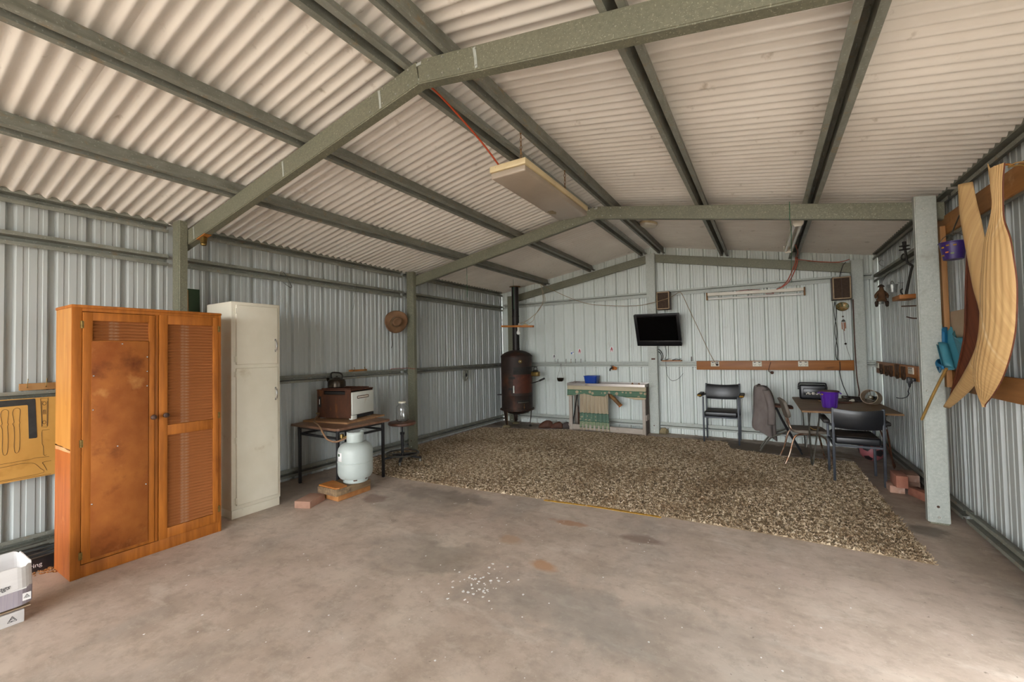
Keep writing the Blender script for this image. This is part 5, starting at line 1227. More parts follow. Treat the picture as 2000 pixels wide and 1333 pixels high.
for (x0, y0), (x1, y1) in zip(CP, CP[1:]+CP[:1]):      # frayed edges
    L = math.hypot(x1-x0, y1-y0)
    for i in range(int(L*160)):
        t = rng.random(); tuft(x0+(x1-x0)*t+rng.gauss(0, .007), y0+(y1-y0)*t+rng.gauss(0, .007), .024)
d = OFF[ct.name]
me = bpy.data.meshes.new('pile'); me.from_pydata([(x-d.x, y-d.y, z-d.z) for x, y, z in vs], [], fs); me.update()
po = link_mesh('pile', me, 'carpet_pile', ct); po['kind'] = 'stuff'
bm = NB(); prism(bm, [(2.60, -3.445), (3.0, -3.392), (3.56, -3.362), (3.555, -3.335), (3.0, -3.362), (2.61, -3.408)], 'z', .0, .004)
S('carpet_tape', bm, 'foam', 'mustard strip of carpet tape along the front carpet edge', 'tape', smooth=False)
bm = NB()
for i in range(60):
    x, y = rng.gauss(2.89, .075), rng.gauss(-4.77, .085); r = rng.uniform(.003, .010); P = []
    for k in range(6): a = k*math.pi/3; q = r*rng.uniform(.6, 1.2); P.append((x+q*math.cos(a), y+q*math.sin(a)))
    prism(bm, P, 'z', .0002, .0012)
for i in range(150):
    x, y = rng.uniform(1.0, 5.2), rng.uniform(-5.9, -3.6); r = rng.uniform(.002, .006)
    if rng.random() < .8 and not inside(x, y): prism(bm, [(x+r*math.cos(k*1.57+i)*rng.uniform(.5, 1.2), y+r*math.sin(k*1.57+i)) for k in range(4)], 'z', .0002, .0012)
S('paint_flakes', bm, 'white_ink', 'white paint flakes and specks scattered on the concrete', 'paint flakes', kind='stuff', smooth=False)

# ---- black armchairs
def armchair(loc, rz, label, w, d, zs_, zb0, zb1, za, worn):
    c = T('armchair', label, 'chair', loc, rz, 'black armchairs', local=True)
    r = .0105
    def lg(x, y, z1, lean=0, ytop=None):
        bm = NB(); beam(bm, (x, y, 0), (x, y+lean, z1), 2*r, 2*r, (0, 1, 0), .003); ob('leg', bm, 'frame_grey', c)
    for q in (-1, 1):
        lg(q*w/2, -d/2, za-.012); lg(q*w/2, d/2, zb1+.008, .035)
    bm = NB()
    for q in (-1, 1): bx(bm, (q*w/2-r*.8, -d/2, zs_-.028), (q*w/2+r*.8, d/2+.015, zs_-.010))
    bx(bm, (-w/2, -d/2-r*.7, zs_-.030), (w/2, -d/2+r*.7, zs_-.012)); bx(bm, (-w/2, d/2+.008, zs_-.030), (w/2, d/2+.022, zs_-.012))
    for q in (-1, 1): beam(bm, (q*(w/2+.040), -d/2-.02, za-.014), (q*(w/2+.012), d/2+.03, za-.014), .016, .014)
    ob('seat_rail', bm, 'frame_grey', c, smooth=False)
    bm = NB(); bx(bm, (-w/2+.012, -d/2-.018, zs_-.014), (w/2-.012, d/2-.01, zs_+.060), .020, seg=4); ob('seat', bm, 'vinyl_black', c)
    bm = NB(); bx(bm, (-w/2+.026, -d/2-.004, zs_+.0585), (w/2-.026, d/2-.02, zs_+.0625), .002); ob('seat_top', bm, 'vinyl_dusty', c)['label'] = 'dusty brown top of the seat'
    def back(u, v, th):
        x = (u-.5)*(w-.004); z = zb0+(zb1-zb0)*v - .016*math.sin(math.pi*u)*(1 if v > .5 else .6)
        y = d/2+.018+.030*math.sin(math.pi*u)+.02*v
        return Vector((x, y+th*(.35+.65*math.sin(math.pi*min(1, max(0, v)))**.5), z))
    bm = NB(); n, mm = 18, 10; g = []
    for th in (-.020, .016): g.append([[bm.verts.new(back(i/n, j/mm, th)) for j in range(mm+1)] for i in range(n+1)])
    for s in range(2):
        for i in range(n):
            for j in range(mm): bm.faces.new((g[s][i][j], g[s][i+1][j], g[s][i+1][j+1], g[s][i][j+1]))
    for i in range(n):
        for j in (0, mm): bm.faces.new((g[0][i][j], g[0][i+1][j], g[1][i+1][j], g[1][i][j]))
    for j in range(mm):
        for i in (0, n): bm.faces.new((g[0][i][j], g[0][i][j+1], g[1][i][j+1], g[1][i][j]))
    ob('backrest', bm, 'vinyl_black', c)
    for q in (-1, 1):
        bm = NB(); bx(bm, (q*(w/2+.042)-.028, -d/2-.045, za-.010), (q*(w/2+.042)+.028, d/2-.06, za+.026), .011, seg=3); a = ob('armrest', bm, 'arm_black', c)
        if worn:
            bm = NB(); bx(bm, (q*(w/2+.042)-.026, -d/2-.056, za-.004), (q*(w/2+.042)+.028, -d/2-.020, za+.016), .008, seg=3); ob('foam_tear', bm, 'foam', a)['label'] = 'torn yellow foam at the armrest end'
    if not worn:
        bm = NB(); tube(bm, [(-w/2-.02, -d/2+.10, za-.02), (-w/2-.022, -d/2+.10, za-.05), (-w/2-.018, -d/2+.10, za-.08)], .004, 5); ob('torn_strip', bm, 'foam', c)
    return c
armchair((3.735, -.212, 0), 0, 'black vinyl armchair with torn foam armrests against the far wall', .424, .36, .372, .565, .775, .640, True)
armchair((4.988, -1.508, 0), math.pi, 'black vinyl armchair seen from behind, pushed up to the work table', .366, .40, .372, .518, .700, .552, False)

# ---- kitchen chair with bent tube legs
c = T('kitchen_chair', 'grey vinyl kitchen chair with rusty bent chrome tube legs', 'chair', (4.62, -1.01, 0), R(97), local=True)
for q in (-1, 1):
    x = q*.165
    bm = NB(); tube(bm, [(q*.180, .215, .006), (q*.172, .170, .12), (x, .135, .26), (x, .110, .315), (x, .060, .336), (x, -.03, .337)], .0095, 8); ob('leg', bm, 'rusty_chrome', c)
    bm = NB(); tube(bm, [(q*.180, -.225, .006), (q*.174, -.200, .12), (x, -.175, .25), (x, -.150, .310), (x, -.100, .336), (x, -.03, .337)], .0095, 8); ob('leg', bm, 'rusty_chrome', c)
    bm = NB(); xx = q*.070; tube(bm, [(q*.13, -.12, .343), (q*.12, .02, .343), (q*.095, .10, .350), (xx, .140, .395), (xx, .165, .50), (xx, .195, .60)], .0085, 8); ob('back_tube', bm, 'rusty_chrome', c)
bm = NB(); cyl(bm, (-.165, .05, .336), (.165, .05, .336), .008, None, 8); cyl(bm, (-.165, -.10, .336), (.165, -.10, .336), .008, None, 8); ob('cross_tube', bm, 'rusty_chrome', c)
bm = NB(); V = loft(bm, [[(x, y, z) for x, y in rrect(-.178+a, .178-a, -.19+a, .13-a, .06)] for z, a in ((.352, .012), (.350, .003), (.358, 0), (.374, 0), (.382, .006), (.385, .03))]); bm.faces.new(V[0][::-1]); bm.faces.new(V[-1]); ob('seat', bm, 'kitchen_vinyl', c)
BM = Matrix.Translation((0, .195, .60)) @ Matrix.Rotation(R(-16), 4, 'X')
bm = NB(); rings = []
for yy, a in ((-.014, .016), (-.016, .004), (-.008, 0), (.010, 0), (.016, .004), (.014, .016)):
    rings.append([BM @ Vector((x, yy+.022*(1-(x/.17)**2)-.02, z)) for x, z in rrect(-.165+a, .165-a, -.105+a, .105-a, .055)])
V = loft(bm, rings); bm.faces.new(V[0][::-1]); bm.faces.new(V[-1]); ob('backrest', bm, 'kitchen_vinyl', c)

# ---- folding chair with the jacket
c = T('folding_chair', 'brown folding chair under the jacket left of the work table', 'chair', (4.38, -.55, 0))
bm = NB(); V = loft(bm, [[(x, y, z+.10*(4.36-x)) for x, y in rrect(4.255+a, 4.545-a, -.66+a, -.44-a, .05)] for z, a in ((.553, .006), (.556, 0), (.574, 0), (.580, .008))]); bm.faces.new(V[0][::-1]); bm.faces.new(V[-1]); ob('seat', bm, 'rust_brown', c)
for y in (-.645, -.445):
    bm = NB(); tube(bm, [(4.300, y, .545), (4.345, y, .555), (4.375, y, .520), (4.44, y, .36), (4.615, y+.005, .005)], .010, 8); ob('leg', bm, 'black_metal', c)
    bm = NB(); tube(bm, [(4.545, y+.012, .30), (4.42, y+.012, .24), (4.30, y+.010, .17), (4.225, y+.004, .08), (4.185, y, .005)], .0095, 8); ob('leg', bm, 'dull_steel', c)
bm = NB(); tube(bm, [(4.30, -.645, .54), (4.24, -.645, .70), (4.215, -.640, .765), (4.212, -.60, .780), (4.212, -.49, .780), (4.215, -.45, .765), (4.24, -.445, .70), (4.30, -.445, .54)], .010, 8); ob('back_frame', bm, 'black_metal', c)
bm = NB(); cyl(bm, (4.54, -.633, .295), (4.54, -.433, .295), .007, None, 8); cyl(bm, (4.375, -.645, .52), (4.375, -.445, .52), .007, None, 8); ob('cross_tube', bm, 'black_metal', c)
j = T('jacket', 'grey brown jacket draped over the back of the folding chair', 'jacket', (4.22, -.55, .155))
prof = [(.802, 4.205, .050, .100), (.800, 4.205, .062, .112), (.780, 4.215, .080, .122), (.72, 4.228, .098, .128), (.64, 4.238, .110, .134), (.55, 4.238, .114, .136), (.45, 4.234, .118, .138), (.36, 4.228, .124, .140), (.28, 4.226, .126, .142), (.225, 4.232, .124, .140), (.20, 4.24, .118, .136)]
bm = NB(); n = 56; rows = []
for k, (z, xc, rx, ry) in enumerate(prof):
    t = k/(len(prof)-1); row = []
    for i in range(n):
        a = 2*math.pi*i/n; f = 1+(.035+.05*t)*math.sin(5*a+2.2*t)+.03*t*math.sin(9*a-3*t)
        hem = (-.045*math.cos(a)+.030*math.sin(a-2.2)+.012*math.sin(6*a)) if t > .93 else (-.045*math.cos(a)+.03*math.sin(a-2.2))*max(0, t-.6)/.4
        sgn = lambda v: math.copysign(abs(v)**.8, v)
        row.append(bm.verts.new((xc+rx*sgn(math.cos(a))*f, -.548+ry*.88*sgn(math.sin(a))*f, z+hem)))
    rows.append(row)
for A_, B_ in zip(rows, rows[1:]):
    for i in range(n): bm.faces.new((A_[i], A_[(i+1) % n], B_[(i+1) % n], B_[i]))
bm.faces.new(rows[0][::-1])
ob('body', bm, 'jacket_cloth', j, solid=.006, sub=1)
bm = NB(); rows = []; sp = [(.765, 4.268, -.665), (.70, 4.290, -.690), (.60, 4.312, -.695), (.50, 4.322, -.688), (.40, 4.318, -.680), (.335, 4.310, -.670)]
for z, x, y in sp:
    rows.append([bm.verts.new((x+.040*math.cos(2*math.pi*i/14)*(1+.12*math.sin(3*i+z*30)), y+.026*math.sin(2*math.pi*i/14), z)) for i in range(14)])
for A_, B_ in zip(rows, rows[1:]):
    for i in range(14): bm.faces.new((A_[i], A_[(i+1) % 14], B_[(i+1) % 14], B_[i]))
ob('sleeve', bm, 'jacket_cloth', j, solid=.005, sub=1)
bm = NB(); tube(bm, [(4.16, -.655, .805), (4.19, -.600, .812), (4.20, -.55, .815), (4.19, -.49, .812)], .014, 8); ob('collar', bm, 'jacket_cloth', j)

# ---- work table
t = T('work_table', 'brown laminate work table on folding hairpin legs in the right corner', 'table', (4.98, -.80, 0))
bm = NB(); prism(bm, [(4.582, -1.478), (5.378, -1.405), (5.345, -.085), (4.560, -.100)], 'z', .628, .632); ob('tabletop', bm, 'table_brown', t, smooth=False)
bm = NB(); prism(bm, [(4.580, -1.480), (5.380, -1.407), (5.347, -.083), (4.558, -.098)], 'z', .614, .6278); ob('edge_band', bm, 'table_edge', t, smooth=False)
bm = NB(); bx(bm, (4.66, -1.34, .595), (5.27, -1.32, .614)); bx(bm, (4.66, -.26, .595), (5.27, -.24, .614)); bx(bm, (4.66, -1.34, .595), (4.68, -.24, .614)); bx(bm, (5.25, -1.34, .595), (5.27, -.24, .614)); ob('under_frame', bm, 'black_metal', t, smooth=False)
for x, y, fx, fy in ((4.655, -1.33, 4.672, -1.16), (5.27, -1.28, 5.385, -.92), (4.665, -.25, 4.680, -.20), (5.26, -.25, 5.33, -.22)):
    bm = NB(); sx_ = 1 if x > 5 else -1
    tube(bm, [(x-.012, y, .602), (fx-.006, fy-.004, .03), (fx, fy, .008), (fx+.008, fy+.006, .03), (x+.090*(1 if sx_ < 0 else -1), y+.02, .602)], .0075, 6, 1); ob('leg', bm, 'dull_steel' if x < 5 else 'rust_brown', t)
bm = NB(); tube(bm, [(4.652, -1.24, .435), (4.70, -1.235, .405), (4.745, -1.23, .432)], .004, 6); ob('leg_clip', bm, 'brass', t)

st = T('stereo', 'black portable stereo with small cream keys on the back of the table', 'stereo', (4.76, -.27, .632))
x0, x1, y0, y1, z0, z1 = 4.628, 4.900, -.345, -.20, .6325, .812
bm = NB(); bx(bm, (x0, y0+.012, z0), (x1, y1, z1), .022, seg=4); ob('cabinet', bm, 'black_plastic', st)
bm = NB(); bx(bm, (x0+.04, y0+.004, z0+.048), (x1-.012, y0+.014, z1-.045), .004); ob('front_recess', bm, 'tv_black', st)
bm = NB(); bx(bm, (x0+.05, y0-.006, z0+.045), (x1-.02, y0+.006, z0+.052)); ob('deck_lip', bm, 'black_metal', st, smooth=False)
bm = NB()
for i in range(14): bx(bm, (x0+.066+i*.0125, y0-.002, z0+.058+.010*(i % 3 == 1)), (x0+.074+i*.0125, y0+.004, z0+.072+.016*((i*7) % 4 > 1)))
ob('keys', bm, 'socket', st, smooth=False)['kind'] = 'stuff'
for q in (x0-.004, x1+.004):
    bm = NB(); cyl(bm, (q-.012, (y0+y1)/2, z1-.045), (q+.012, (y0+y1)/2, z1-.045), .020, None, 14); ob('handle_pivot', bm, 'tv_black', st)
bm = NB(); tube(bm, [(x0-.005, -.27, z1-.045), (x0-.002, -.27, z1+.004), (x0+.03, -.27, z1+.016), (x1-.03, -.27, z1+.016), (x1+.002, -.27, z1+.004), (x1+.005, -.27, z1-.045)], .008, 8); ob('handle', bm, 'black_plastic', st)
bn = T('lidded_bin', 'purple plastic bin with dusty brown lid on the table front', 'bin', (4.846, -1.13, .632))
prof = [(0, 0), (.058, 0), (.062, .004), (.076, .150), (.083, .158), (.086, .172), (.083, .172), (.074, .155), (.060, .008), (0, .006)]
bm = NB(); lathe(bm, prof, (4.846, -1.13, .632), 36)
for k in range(12):
    a = k*R(30); p0 = Vector((4.846+.062*math.cos(a), -1.13+.062*math.sin(a), .640)); p1 = Vector((4.846+.0755*math.cos(a), -1.13+.0755*math.sin(a), .778)); cyl(bm, p0, p1, .0035, None, 5)
ob('tub', bm, 'purple_plastic', bn)
bm = NB(); lathe(bm, [(.087, .171), (.087, .178), (.075, .183), (.04, .186), (0, .187)], (4.846, -1.13, .632), 36); ob('lid', bm, 'bin_lid', bn)
for q in (-1, 1):
    bm = NB(); tube(bm, [(4.846+q*.084, -1.15, .792), (4.846+q*.098, -1.145, .785), (4.846+q*.098, -1.115, .785), (4.846+q*.084, -1.11, .792)], .006, 6); ob('handle', bm, 'purple_plastic', bn)
bm = NB(); a = R(215); M = Matrix.Translation((4.846+.0795*math.cos(a), -1.13+.0795*math.sin(a), .775)) @ Matrix.Rotation(a, 4, 'Z'); bx(bm, (0, -.011, -.005), (.0025, .011, .005), 0, M); ob('yellow_tag', bm, 'yellow_tag', bn, smooth=False)

lm = T('table_lamp', 'fallen table lamp with brown drum shade lying on the table', 'lamp', (5.25, -.69, .632))
ax = Vector((-.42, -.86, .20)).normalized(); cc = Vector((5.262, -.68, .712))
LM = Matrix.Translation(cc) @ ax.to_track_quat('Z', 'Y').to_matrix().to_4x4()
bm = NB(); lathe(bm, [(.080, -.065), (.076, .060), (.0785, .062), (.0785, .066), (.0735, .066), (.0735, .060), (.077, -.065), (.080, -.065)], (0, 0, 0), 36, LM); ob('shade', bm, 'lampshade', lm)
bm = NB()
for a in (90, 210, 330): cyl(bm, LM @ Vector((.022*math.cos(R(a)), .022*math.sin(R(a)), .020)), LM @ Vector((.075*math.cos(R(a)), .075*math.sin(R(a)), .055)), .002, None, 5)
lathe(bm, [(.022, .014), (.022, .024), (.018, .024)], (0, 0, 0), 16, LM); ob('shade_ring', bm, 'brass', lm, smooth=False)
bm = NB(); lathe(bm, [(0, .022), (.016, .020), (.018, -.03), (.022, -.035), (.022, -.062), (0, -.064)], (0, 0, 0), 16, LM); ob('bulb_holder', bm, 'black_metal', lm)
bm = NB(); lathe(bm, [(0, .012), (.010, .008), (.012, 0)], (0, 0, 0), 10, LM @ Matrix.Translation((0, 0, .022))); ob('lamp_contact', bm, 'socket', lm)
bm = NB(); cyl(bm, LM @ Vector((0, 0, -.062)), LM @ Vector((.0, .0, -.125)), .014, .018, 10); lathe(bm, [(0, -.125), (.028, -.126), (.030, -.138), (0, -.142)], (0, 0, 0), 18, LM); ob('stem', bm, 'dull_steel', lm)
bm = NB()
for k in range(7):
    P = [(5.03+.21*rng.random(), -.52+.30*rng.random(), .638+.012*rng.random()+.006*q) for q in range(6)]; tube(bm, P, .0055, 6, 4)
S('cable_heap', bm, 'leather_grey', 'tangle of dusty dark cables between purple bin and fallen lamp', 'cables')
bm = NB(); bx(bm, (4.96, -.66, .6325), (5.10, -.56, .650), .006); bx(bm, (5.14, -.38, .6325), (5.26, -.28, .655), .008); S('power_strip', bm, 'leather', 'dusty brown power strip blocks lying on the work table', 'power strip')
bm = NB(); lathe(bm, [(0, .022), (.014, .018), (.017, 0), (.010, -.016), (.005, -.03), (0, -.03)], (0, 0, 0), 12, Matrix.Translation((5.115, -.545, .656)) @ Matrix.Rotation(R(80), 4, 'Y')); S('tan_plug', bm, 'socket', 'cream plug lying among the cables on the work table', 'plug')
bm = NB(); bx(bm, (4.80, -.55, .6325), (4.885, -.44, .640), .002); S('folded_paper', bm, 'old_board', 'small brown card lying in front of the black stereo', 'card', smooth=False)

# ---- ball, bricks
b = T('soccer_ball', 'dusty pink soccer ball with black patches under the work table', 'ball', (5.262, -.60, 0))
bc = Vector((5.262, -.60, .118)); BR = Euler((.5, .3, .2)).to_matrix()
bm = NB(); bmesh.ops.create_icosphere(bm, subdivisions=4, radius=.118, matrix=Matrix.Translation(bc)); ob('ball_skin', bm, 'pink_ball', b)
ico = bmesh.new(); bmesh.ops.create_icosphere(ico, subdivisions=1, radius=1); dirs = [BR @ v.co.normalized() for v in ico.verts]; ico.free()
for dv in dirs:
    bm = NB(); q = dv.to_track_quat('Z', 'Y').to_matrix(); V = [bc+dv*.1192]; ring = []
    cv = bm.verts.new(bc+dv*.1192); k5 = []
    for i in range(10):
        rr = R(21) if i % 2 == 0 else R(17.3); a = i*R(36); k5.append(bm.verts.new(bc+(q @ Vector((math.sin(rr)*math.cos(a), math.sin(rr)*math.sin(a), math.cos(rr))))*.1188))
    mid = []
    for i in range(10):
        rr = R(11) if i % 2 == 0 else R(9); a = i*R(36); mid.append(bm.verts.new(bc+(q @ Vector((math.sin(rr)*math.cos(a), math.sin(rr)*math.sin(a), math.cos(rr))))*.1192))
    for i in range(10):
        bm.faces.new((cv, mid[i], mid[(i+1) % 10])); bm.faces.new((mid[i], k5[i], k5[(i+1) % 10], mid[(i+1) % 10]))
    ob('black_patch', bm, 'black_patch', b)
def brick(a, b_, m, label, rot=0, piv=None):
    bm = NB(); M = Matrix.Identity(4)
    if rot: M = Matrix.Translation(piv) @ Matrix.Rotation(R(rot), 4, 'Z') @ Matrix.Translation(-Vector(piv))
    bx(bm, a, b_, .004, M)
    for v in bm.verts: v.co += Vector((mnoise.noise(v.co*40), mnoise.noise(v.co*43+Vector((3, 0, 0))), 0))*.002
    S('brick', bm, m, label, 'brick', 'loose bricks by the right wall')
brick((5.172, -1.855, 0), (5.272, -1.645, .060), 'brick_pale', 'pale brick lying flat under the red brick near the chair')
brick((5.205, -1.905, .0605), (5.285, -1.695, .163), 'brick_red', 'red brick standing on edge on top of the pale brick')
brick((5.290, -2.055, 0), (5.368, -1.850, .068), 'brick_red', 'red brick on the floor nearest the broad steel column', 21, (5.290, -1.850, 0))
brick((5.330, -1.640, 0), (5.420, -1.430, .060), 'brick_pale', 'lower brick of the pair behind, close to the wall girt')
brick((5.325, -1.650, .0605), (5.415, -1.440, .120), 'brick_pale', 'upper brick of the pair behind, close to the wall girt')

# ---- boards on the right wall
bm = NB(); bx(bm, (5.416, -3.84, 2.086), (5.4375, -1.76, 2.222), .003)
for v in bm.verts: v.co.z -= (v.co.y+1.76)*-.012
S('wall_board', bm, 'wall_timber', 'long timber board high on the right wall holding the palm sheaths', 'board')
bm = NB(); bx(bm, (5.416, -3.84, .960), (5.4375, -2.46, 1.096), .003); S('wall_board', bm, 'wall_timber', 'long timber board at waist height behind the palm sheath tips', 'board')
bm = NB(); bx(bm, (5.384, -2.530, .975), (5.4145, -2.405, 2.135), .003); S('upright_batten', bm, 'batten_timber', 'upright timber batten with nail holes beside the broad steel column', 'batten')
h = T('horseshoe_board', 'timber board with two outlets on the right wall in the far corner', 'board', (5.43, -.87, .955))
bm = NB(); bx(bm, (5.418, -1.722, .955), (5.4385, -.085, 1.092), .003); ob('board', bm, 'power_board', h)
for y0, y1 in ((-.250, -.120), (-1.605, -1.455)):
    bm = NB(); bx(bm, (5.408, y0, 1.016), (5.4178, y1, 1.078), .002); o = ob('outlet', bm, 'socket', h)
    bm = NB()
    for q in (.3, .7):
        y = y0+(y1-y0)*q; bx(bm, (5.4065, y-.012, 1.062), (5.4082, y+.012, 1.071)); bx(bm, (5.407, y-.010, 1.040), (5.4082, y-.006, 1.052)); bx(bm, (5.407, y+.006, 1.040), (5.4082, y+.010, 1.052))
    ob('switches_and_slots', bm, 'leather_grey', o, smooth=False)['kind'] = 'stuff'
for i, (yc, zt, zb) in enumerate(((-.372, 1.066, .956), (-.620, 1.058, .952), (-.806, 1.066, .952), (-1.055, 1.088, .948), (-1.280, 1.074, .950))):
    w_ = .058; P = []
    for a in range(-20, 201, 20): P.append((5.411, yc+w_*math.cos(R(180+a))*(.92 if -15 < a < 190 else .8), zb+.050+(.045*math.sin(R(180+a)))))
    P = [(5.411, yc-w_*.80, zt)]+P+[(5.411, yc+w_*.80, zt)]
    bm = NB(); Q = smooth_pts(P, 3); F = []
    rows = []
    for k, p in enumerate(Q):
        a_ = Q[max(k-1, 0)]; b__ = Q[min(k+1, len(Q)-1)]; tv = (b__-a_).normalized(); nv = Vector((0, -tv.z, tv.y))
        rows.append([bm.verts.new(p+nv*u+Vector((x, 0, 0))) for u, x in ((-.011, .006), (-.011, -.006), (.011, -.006), (.011, .006))])
    for A_, B_ in zip(rows, rows[1:]):
        for k in range(4): bm.faces.new((A_[k], A_[(k+1) % 4], B_[(k+1) % 4], B_[k]))
    bm.faces.new(rows[0]); bm.faces.new(rows[-1][::-1])
    S('horseshoe', bm, 'horseshoe', '%s rusty horseshoe from the far corner on the outlet board' % ('first second third fourth fifth'.split()[i]), 'horseshoe', 'horseshoes on the corner board')
bm = NB(); bx(bm, (5.385, -1.56, .93), (5.4175, -1.49, .985), .006); bx(bm, (5.392, -1.66, .955), (5.4175, -1.56, .985), .006); cyl(bm, (5.40, -1.525, .93), (5.40, -1.525, .895), .012, .007, 8); tube(bm, [(5.40, -1.525, .90), (5.395, -1.50, .855), (5.392, -1.53, .835), (5.385, -1.48, .80), (5.37, -1.36, .775), (5.36, -1.25, .77)], .004, 6)
S('black_plug', bm, 'black_plastic', 'black plug with brown lead under the corner outlet board', 'plug')

# ---- candle holder on its shelf, doll, buckets, hooks
bm = NB(); bx(bm, (5.310, -1.752, 1.692), (5.438, -1.500, 1.730), .002); S('bracket_shelf', bm, 'orange_ply', 'small thick orange timber shelf on the right wall behind the column', 'shelf')
k = T('candle_holder', 'tall black wrought iron candle holder standing on the orange shelf', 'candle holder', (5.36, -1.70, 1.73))
bm = NB(); tube(bm, [(5.362, -1.72, 1.732), (5.372, -1.735, 1.80), (5.395, -1.745, 1.93), (5.407, -1.75, 1.978)], lambda q: .011-.003*q, 8, 3); tube(bm, [(5.407, -1.75, 1.978), (5.385, -1.75, 1.995), (5.372, -1.75, 2.015), (5.366, -1.75, 2.07), (5.362, -1.75, 2.13)], .009, 8); ob('stem', bm, 'soot', k)
bm = NB(); tube(bm, [(5.352, -1.75, 2.09), (5.338, -1.75, 2.075), (5.336, -1.75, 2.05), (5.350, -1.75, 2.036), (5.362, -1.75, 2.045)], .006, 6); tube(bm, [(5.345, -1.70, 1.735), (5.334, -1.70, 1.75), (5.334, -1.70, 1.775), (5.346, -1.70, 1.785)], .006, 6); ob('scroll', bm, 'soot', k)
bm = NB(); lathe(bm, [(0, 2.118), (.038, 2.124), (.040, 2.128), (.012, 2.130), (.012, 2.150), (.036, 2.156), (.038, 2.160), (.014, 2.163), (.015, 2.196), (.011, 2.196), (.010, 2.165), (0, 2.164)], (5.358, -1.75, 0), 20); ob('cup', bm, 'soot', k)
dl = T('hanging_doll', 'brown fabric doll hanging on a string from the right wall girt', 'doll', (5.36, -.90, 1.70))
bm = NB()
def skin_figure(verts, edges, rad):
    me = bpy.data.meshes.new('figure'); me.from_pydata(verts, edges, []); o = bpy.data.objects.new('figure', me); COL.objects.link(o)
    o.modifiers.new('skin', 'SKIN'); o.modifiers.new('sub', 'SUBSURF').levels = 2
    for i, r in enumerate(rad): me.skin_vertices[0].data[i].radius = (r, r)
    me.skin_vertices[0].data[0].use_root = True
    dg = bpy.context.evaluated_depsgraph_get(); dg.update(); m2 = bpy.data.meshes.new_from_object(o.evaluated_get(dg)); bm = NB(); bm.from_mesh(m2)
    bpy.data.objects.remove(o); bpy.data.meshes.remove(me); bpy.data.meshes.remove(m2); return bm
D = Vector((5.345, -.90, 0))
def dp(s, z, f=0): v = Vector((.86, .50, 0)); g = Vector((-.5, .86, 0)); p = D+v*s-g*-f*-1; return (p.x, p.y, z)
V_ = [dp(0, 1.775), dp(0, 1.815), dp(0, 1.850), dp(0, 1.875), dp(0, 1.905), dp(-.035, 1.842), dp(-.062, 1.812), dp(-.058, 1.780), dp(.035, 1.842), dp(.062, 1.812), dp(.060, 1.778), dp(-.025, 1.765), dp(-.050, 1.755), dp(.025, 1.765), dp(.050, 1.755)]
ob('body', skin_figure(V_, [(0, 1), (1, 2), (2, 3), (3, 4), (2, 5), (5, 6), (6, 7), (2, 8), (8, 9), (9, 10), (0, 11), (11, 12), (0, 13), (13, 14)], [.024, .028, .022, .018, .020, .016, .014, .012, .016, .014, .012, .020, .019, .020, .019]), 'doll_brown', dl)
for q in (-1, 1): 
    L_ = [dp(q*.050, 1.755), dp(q*.056, 1.725), dp(q*.052, 1.700), dp(q*.066, 1.694)]
    ob('leg', skin_figure(L_, [(0, 1), (1, 2), (2, 3)], [.020, .016, .015, .012]), 'doll_dark', dl)
p = dp(0, 1.900); bm = NB(); lathe(bm, [(.030, 0), (.028, .006), (.020, .018), (.010, .026), (0, .028)], p, 16); ob('cap', bm, 'doll_dark', dl)
bm = NB(); tube(bm, [(p[0], p[1], 1.925), (5.39, -.90, 2.02), (5.425, -.90, 2.055)], .0022, 5); ob('string', bm, 'dark_cord', dl)
def pail(c, r, h, m, name, label, handle=True, cat='bucket'):
    b = T(name, label, cat, c)
    bm = NB(); lathe(bm, [(0, 0), (r*.72, 0), (r*.74, .004), (r*.98, h*.93), (r*1.05, h*.95), (r*1.05, h), (r*.97, h), (r*.70, .006), (0, .006)], c, 30); ob('pail', bm, m, b)
    if handle:
        bm = NB(); P = [(c[0]+r*1.03*math.cos(a)*.5, c[1]+r*1.03*math.cos(a)*.86, c[2]+h*.9+r*1.05*math.sin(a)) for a in [R(q) for q in range(0, 181, 20)]]; tube(bm, P, .0022, 5, 1); ob('handle', bm, 'dull_steel', b)
    return b
pail((5.385, -1.150, 1.812), .043, .076, 'galv_bucket', 'tin_bucket', 'small galvanised bucket on the right wall just right of the doll')
pail((5.385, -.600, 1.742), .040, .070, 'galv_bucket', 'tin_bucket', 'small galvanised bucket on the right wall low left of the doll')
bm = NB(); tube(bm, [(5.427, -1.150, 1.905), (5.44, -1.15, 1.90), (5.47, -1.15, 1.90)], .003, 5); S('bucket_hook', bm, 'dull_steel', 'nail holding the galvanised bucket right of the doll', 'nail')
bm = NB(); tube(bm, [(5.430, -.60, 1.83), (5.47, -.60, 1.83)], .003, 5, 1); S('bucket_hook', bm, 'dull_steel', 'nail holding the galvanised bucket left of the doll', 'nail')
bm = NB(); tube(bm, [(5.300, -1.86, 1.618), (5.350, -2.15, 1.596), (5.385, -2.38, 1.578), (5.395, -2.44, 1.572)], .005, 6); tube(bm, [(5.310, -1.95, 1.520), (5.34, -2.05, 1.500), (5.38, -2.30, 1.492), (5.395, -2.44, 1.500)], .005, 6); bx(bm, (5.388, -2.4475, 1.485), (5.400, -2.435, 1.585))
S('double_hook', bm, 'rust_brown', 'rusty double wire hook fixed behind the broad steel column', 'hook')
bm = NB(); tube(bm, [(5.436, -.62, 2.15), (5.40, -.62, 2.17), (5.385, -.63, 2.20), (5.40, -.65, 2.225), (5.42, -.65, 2.21)], .003, 5); S('wire_hook', bm, 'dull_steel', 'thin curled wire hook on the upper right girt above the doll', 'hook')

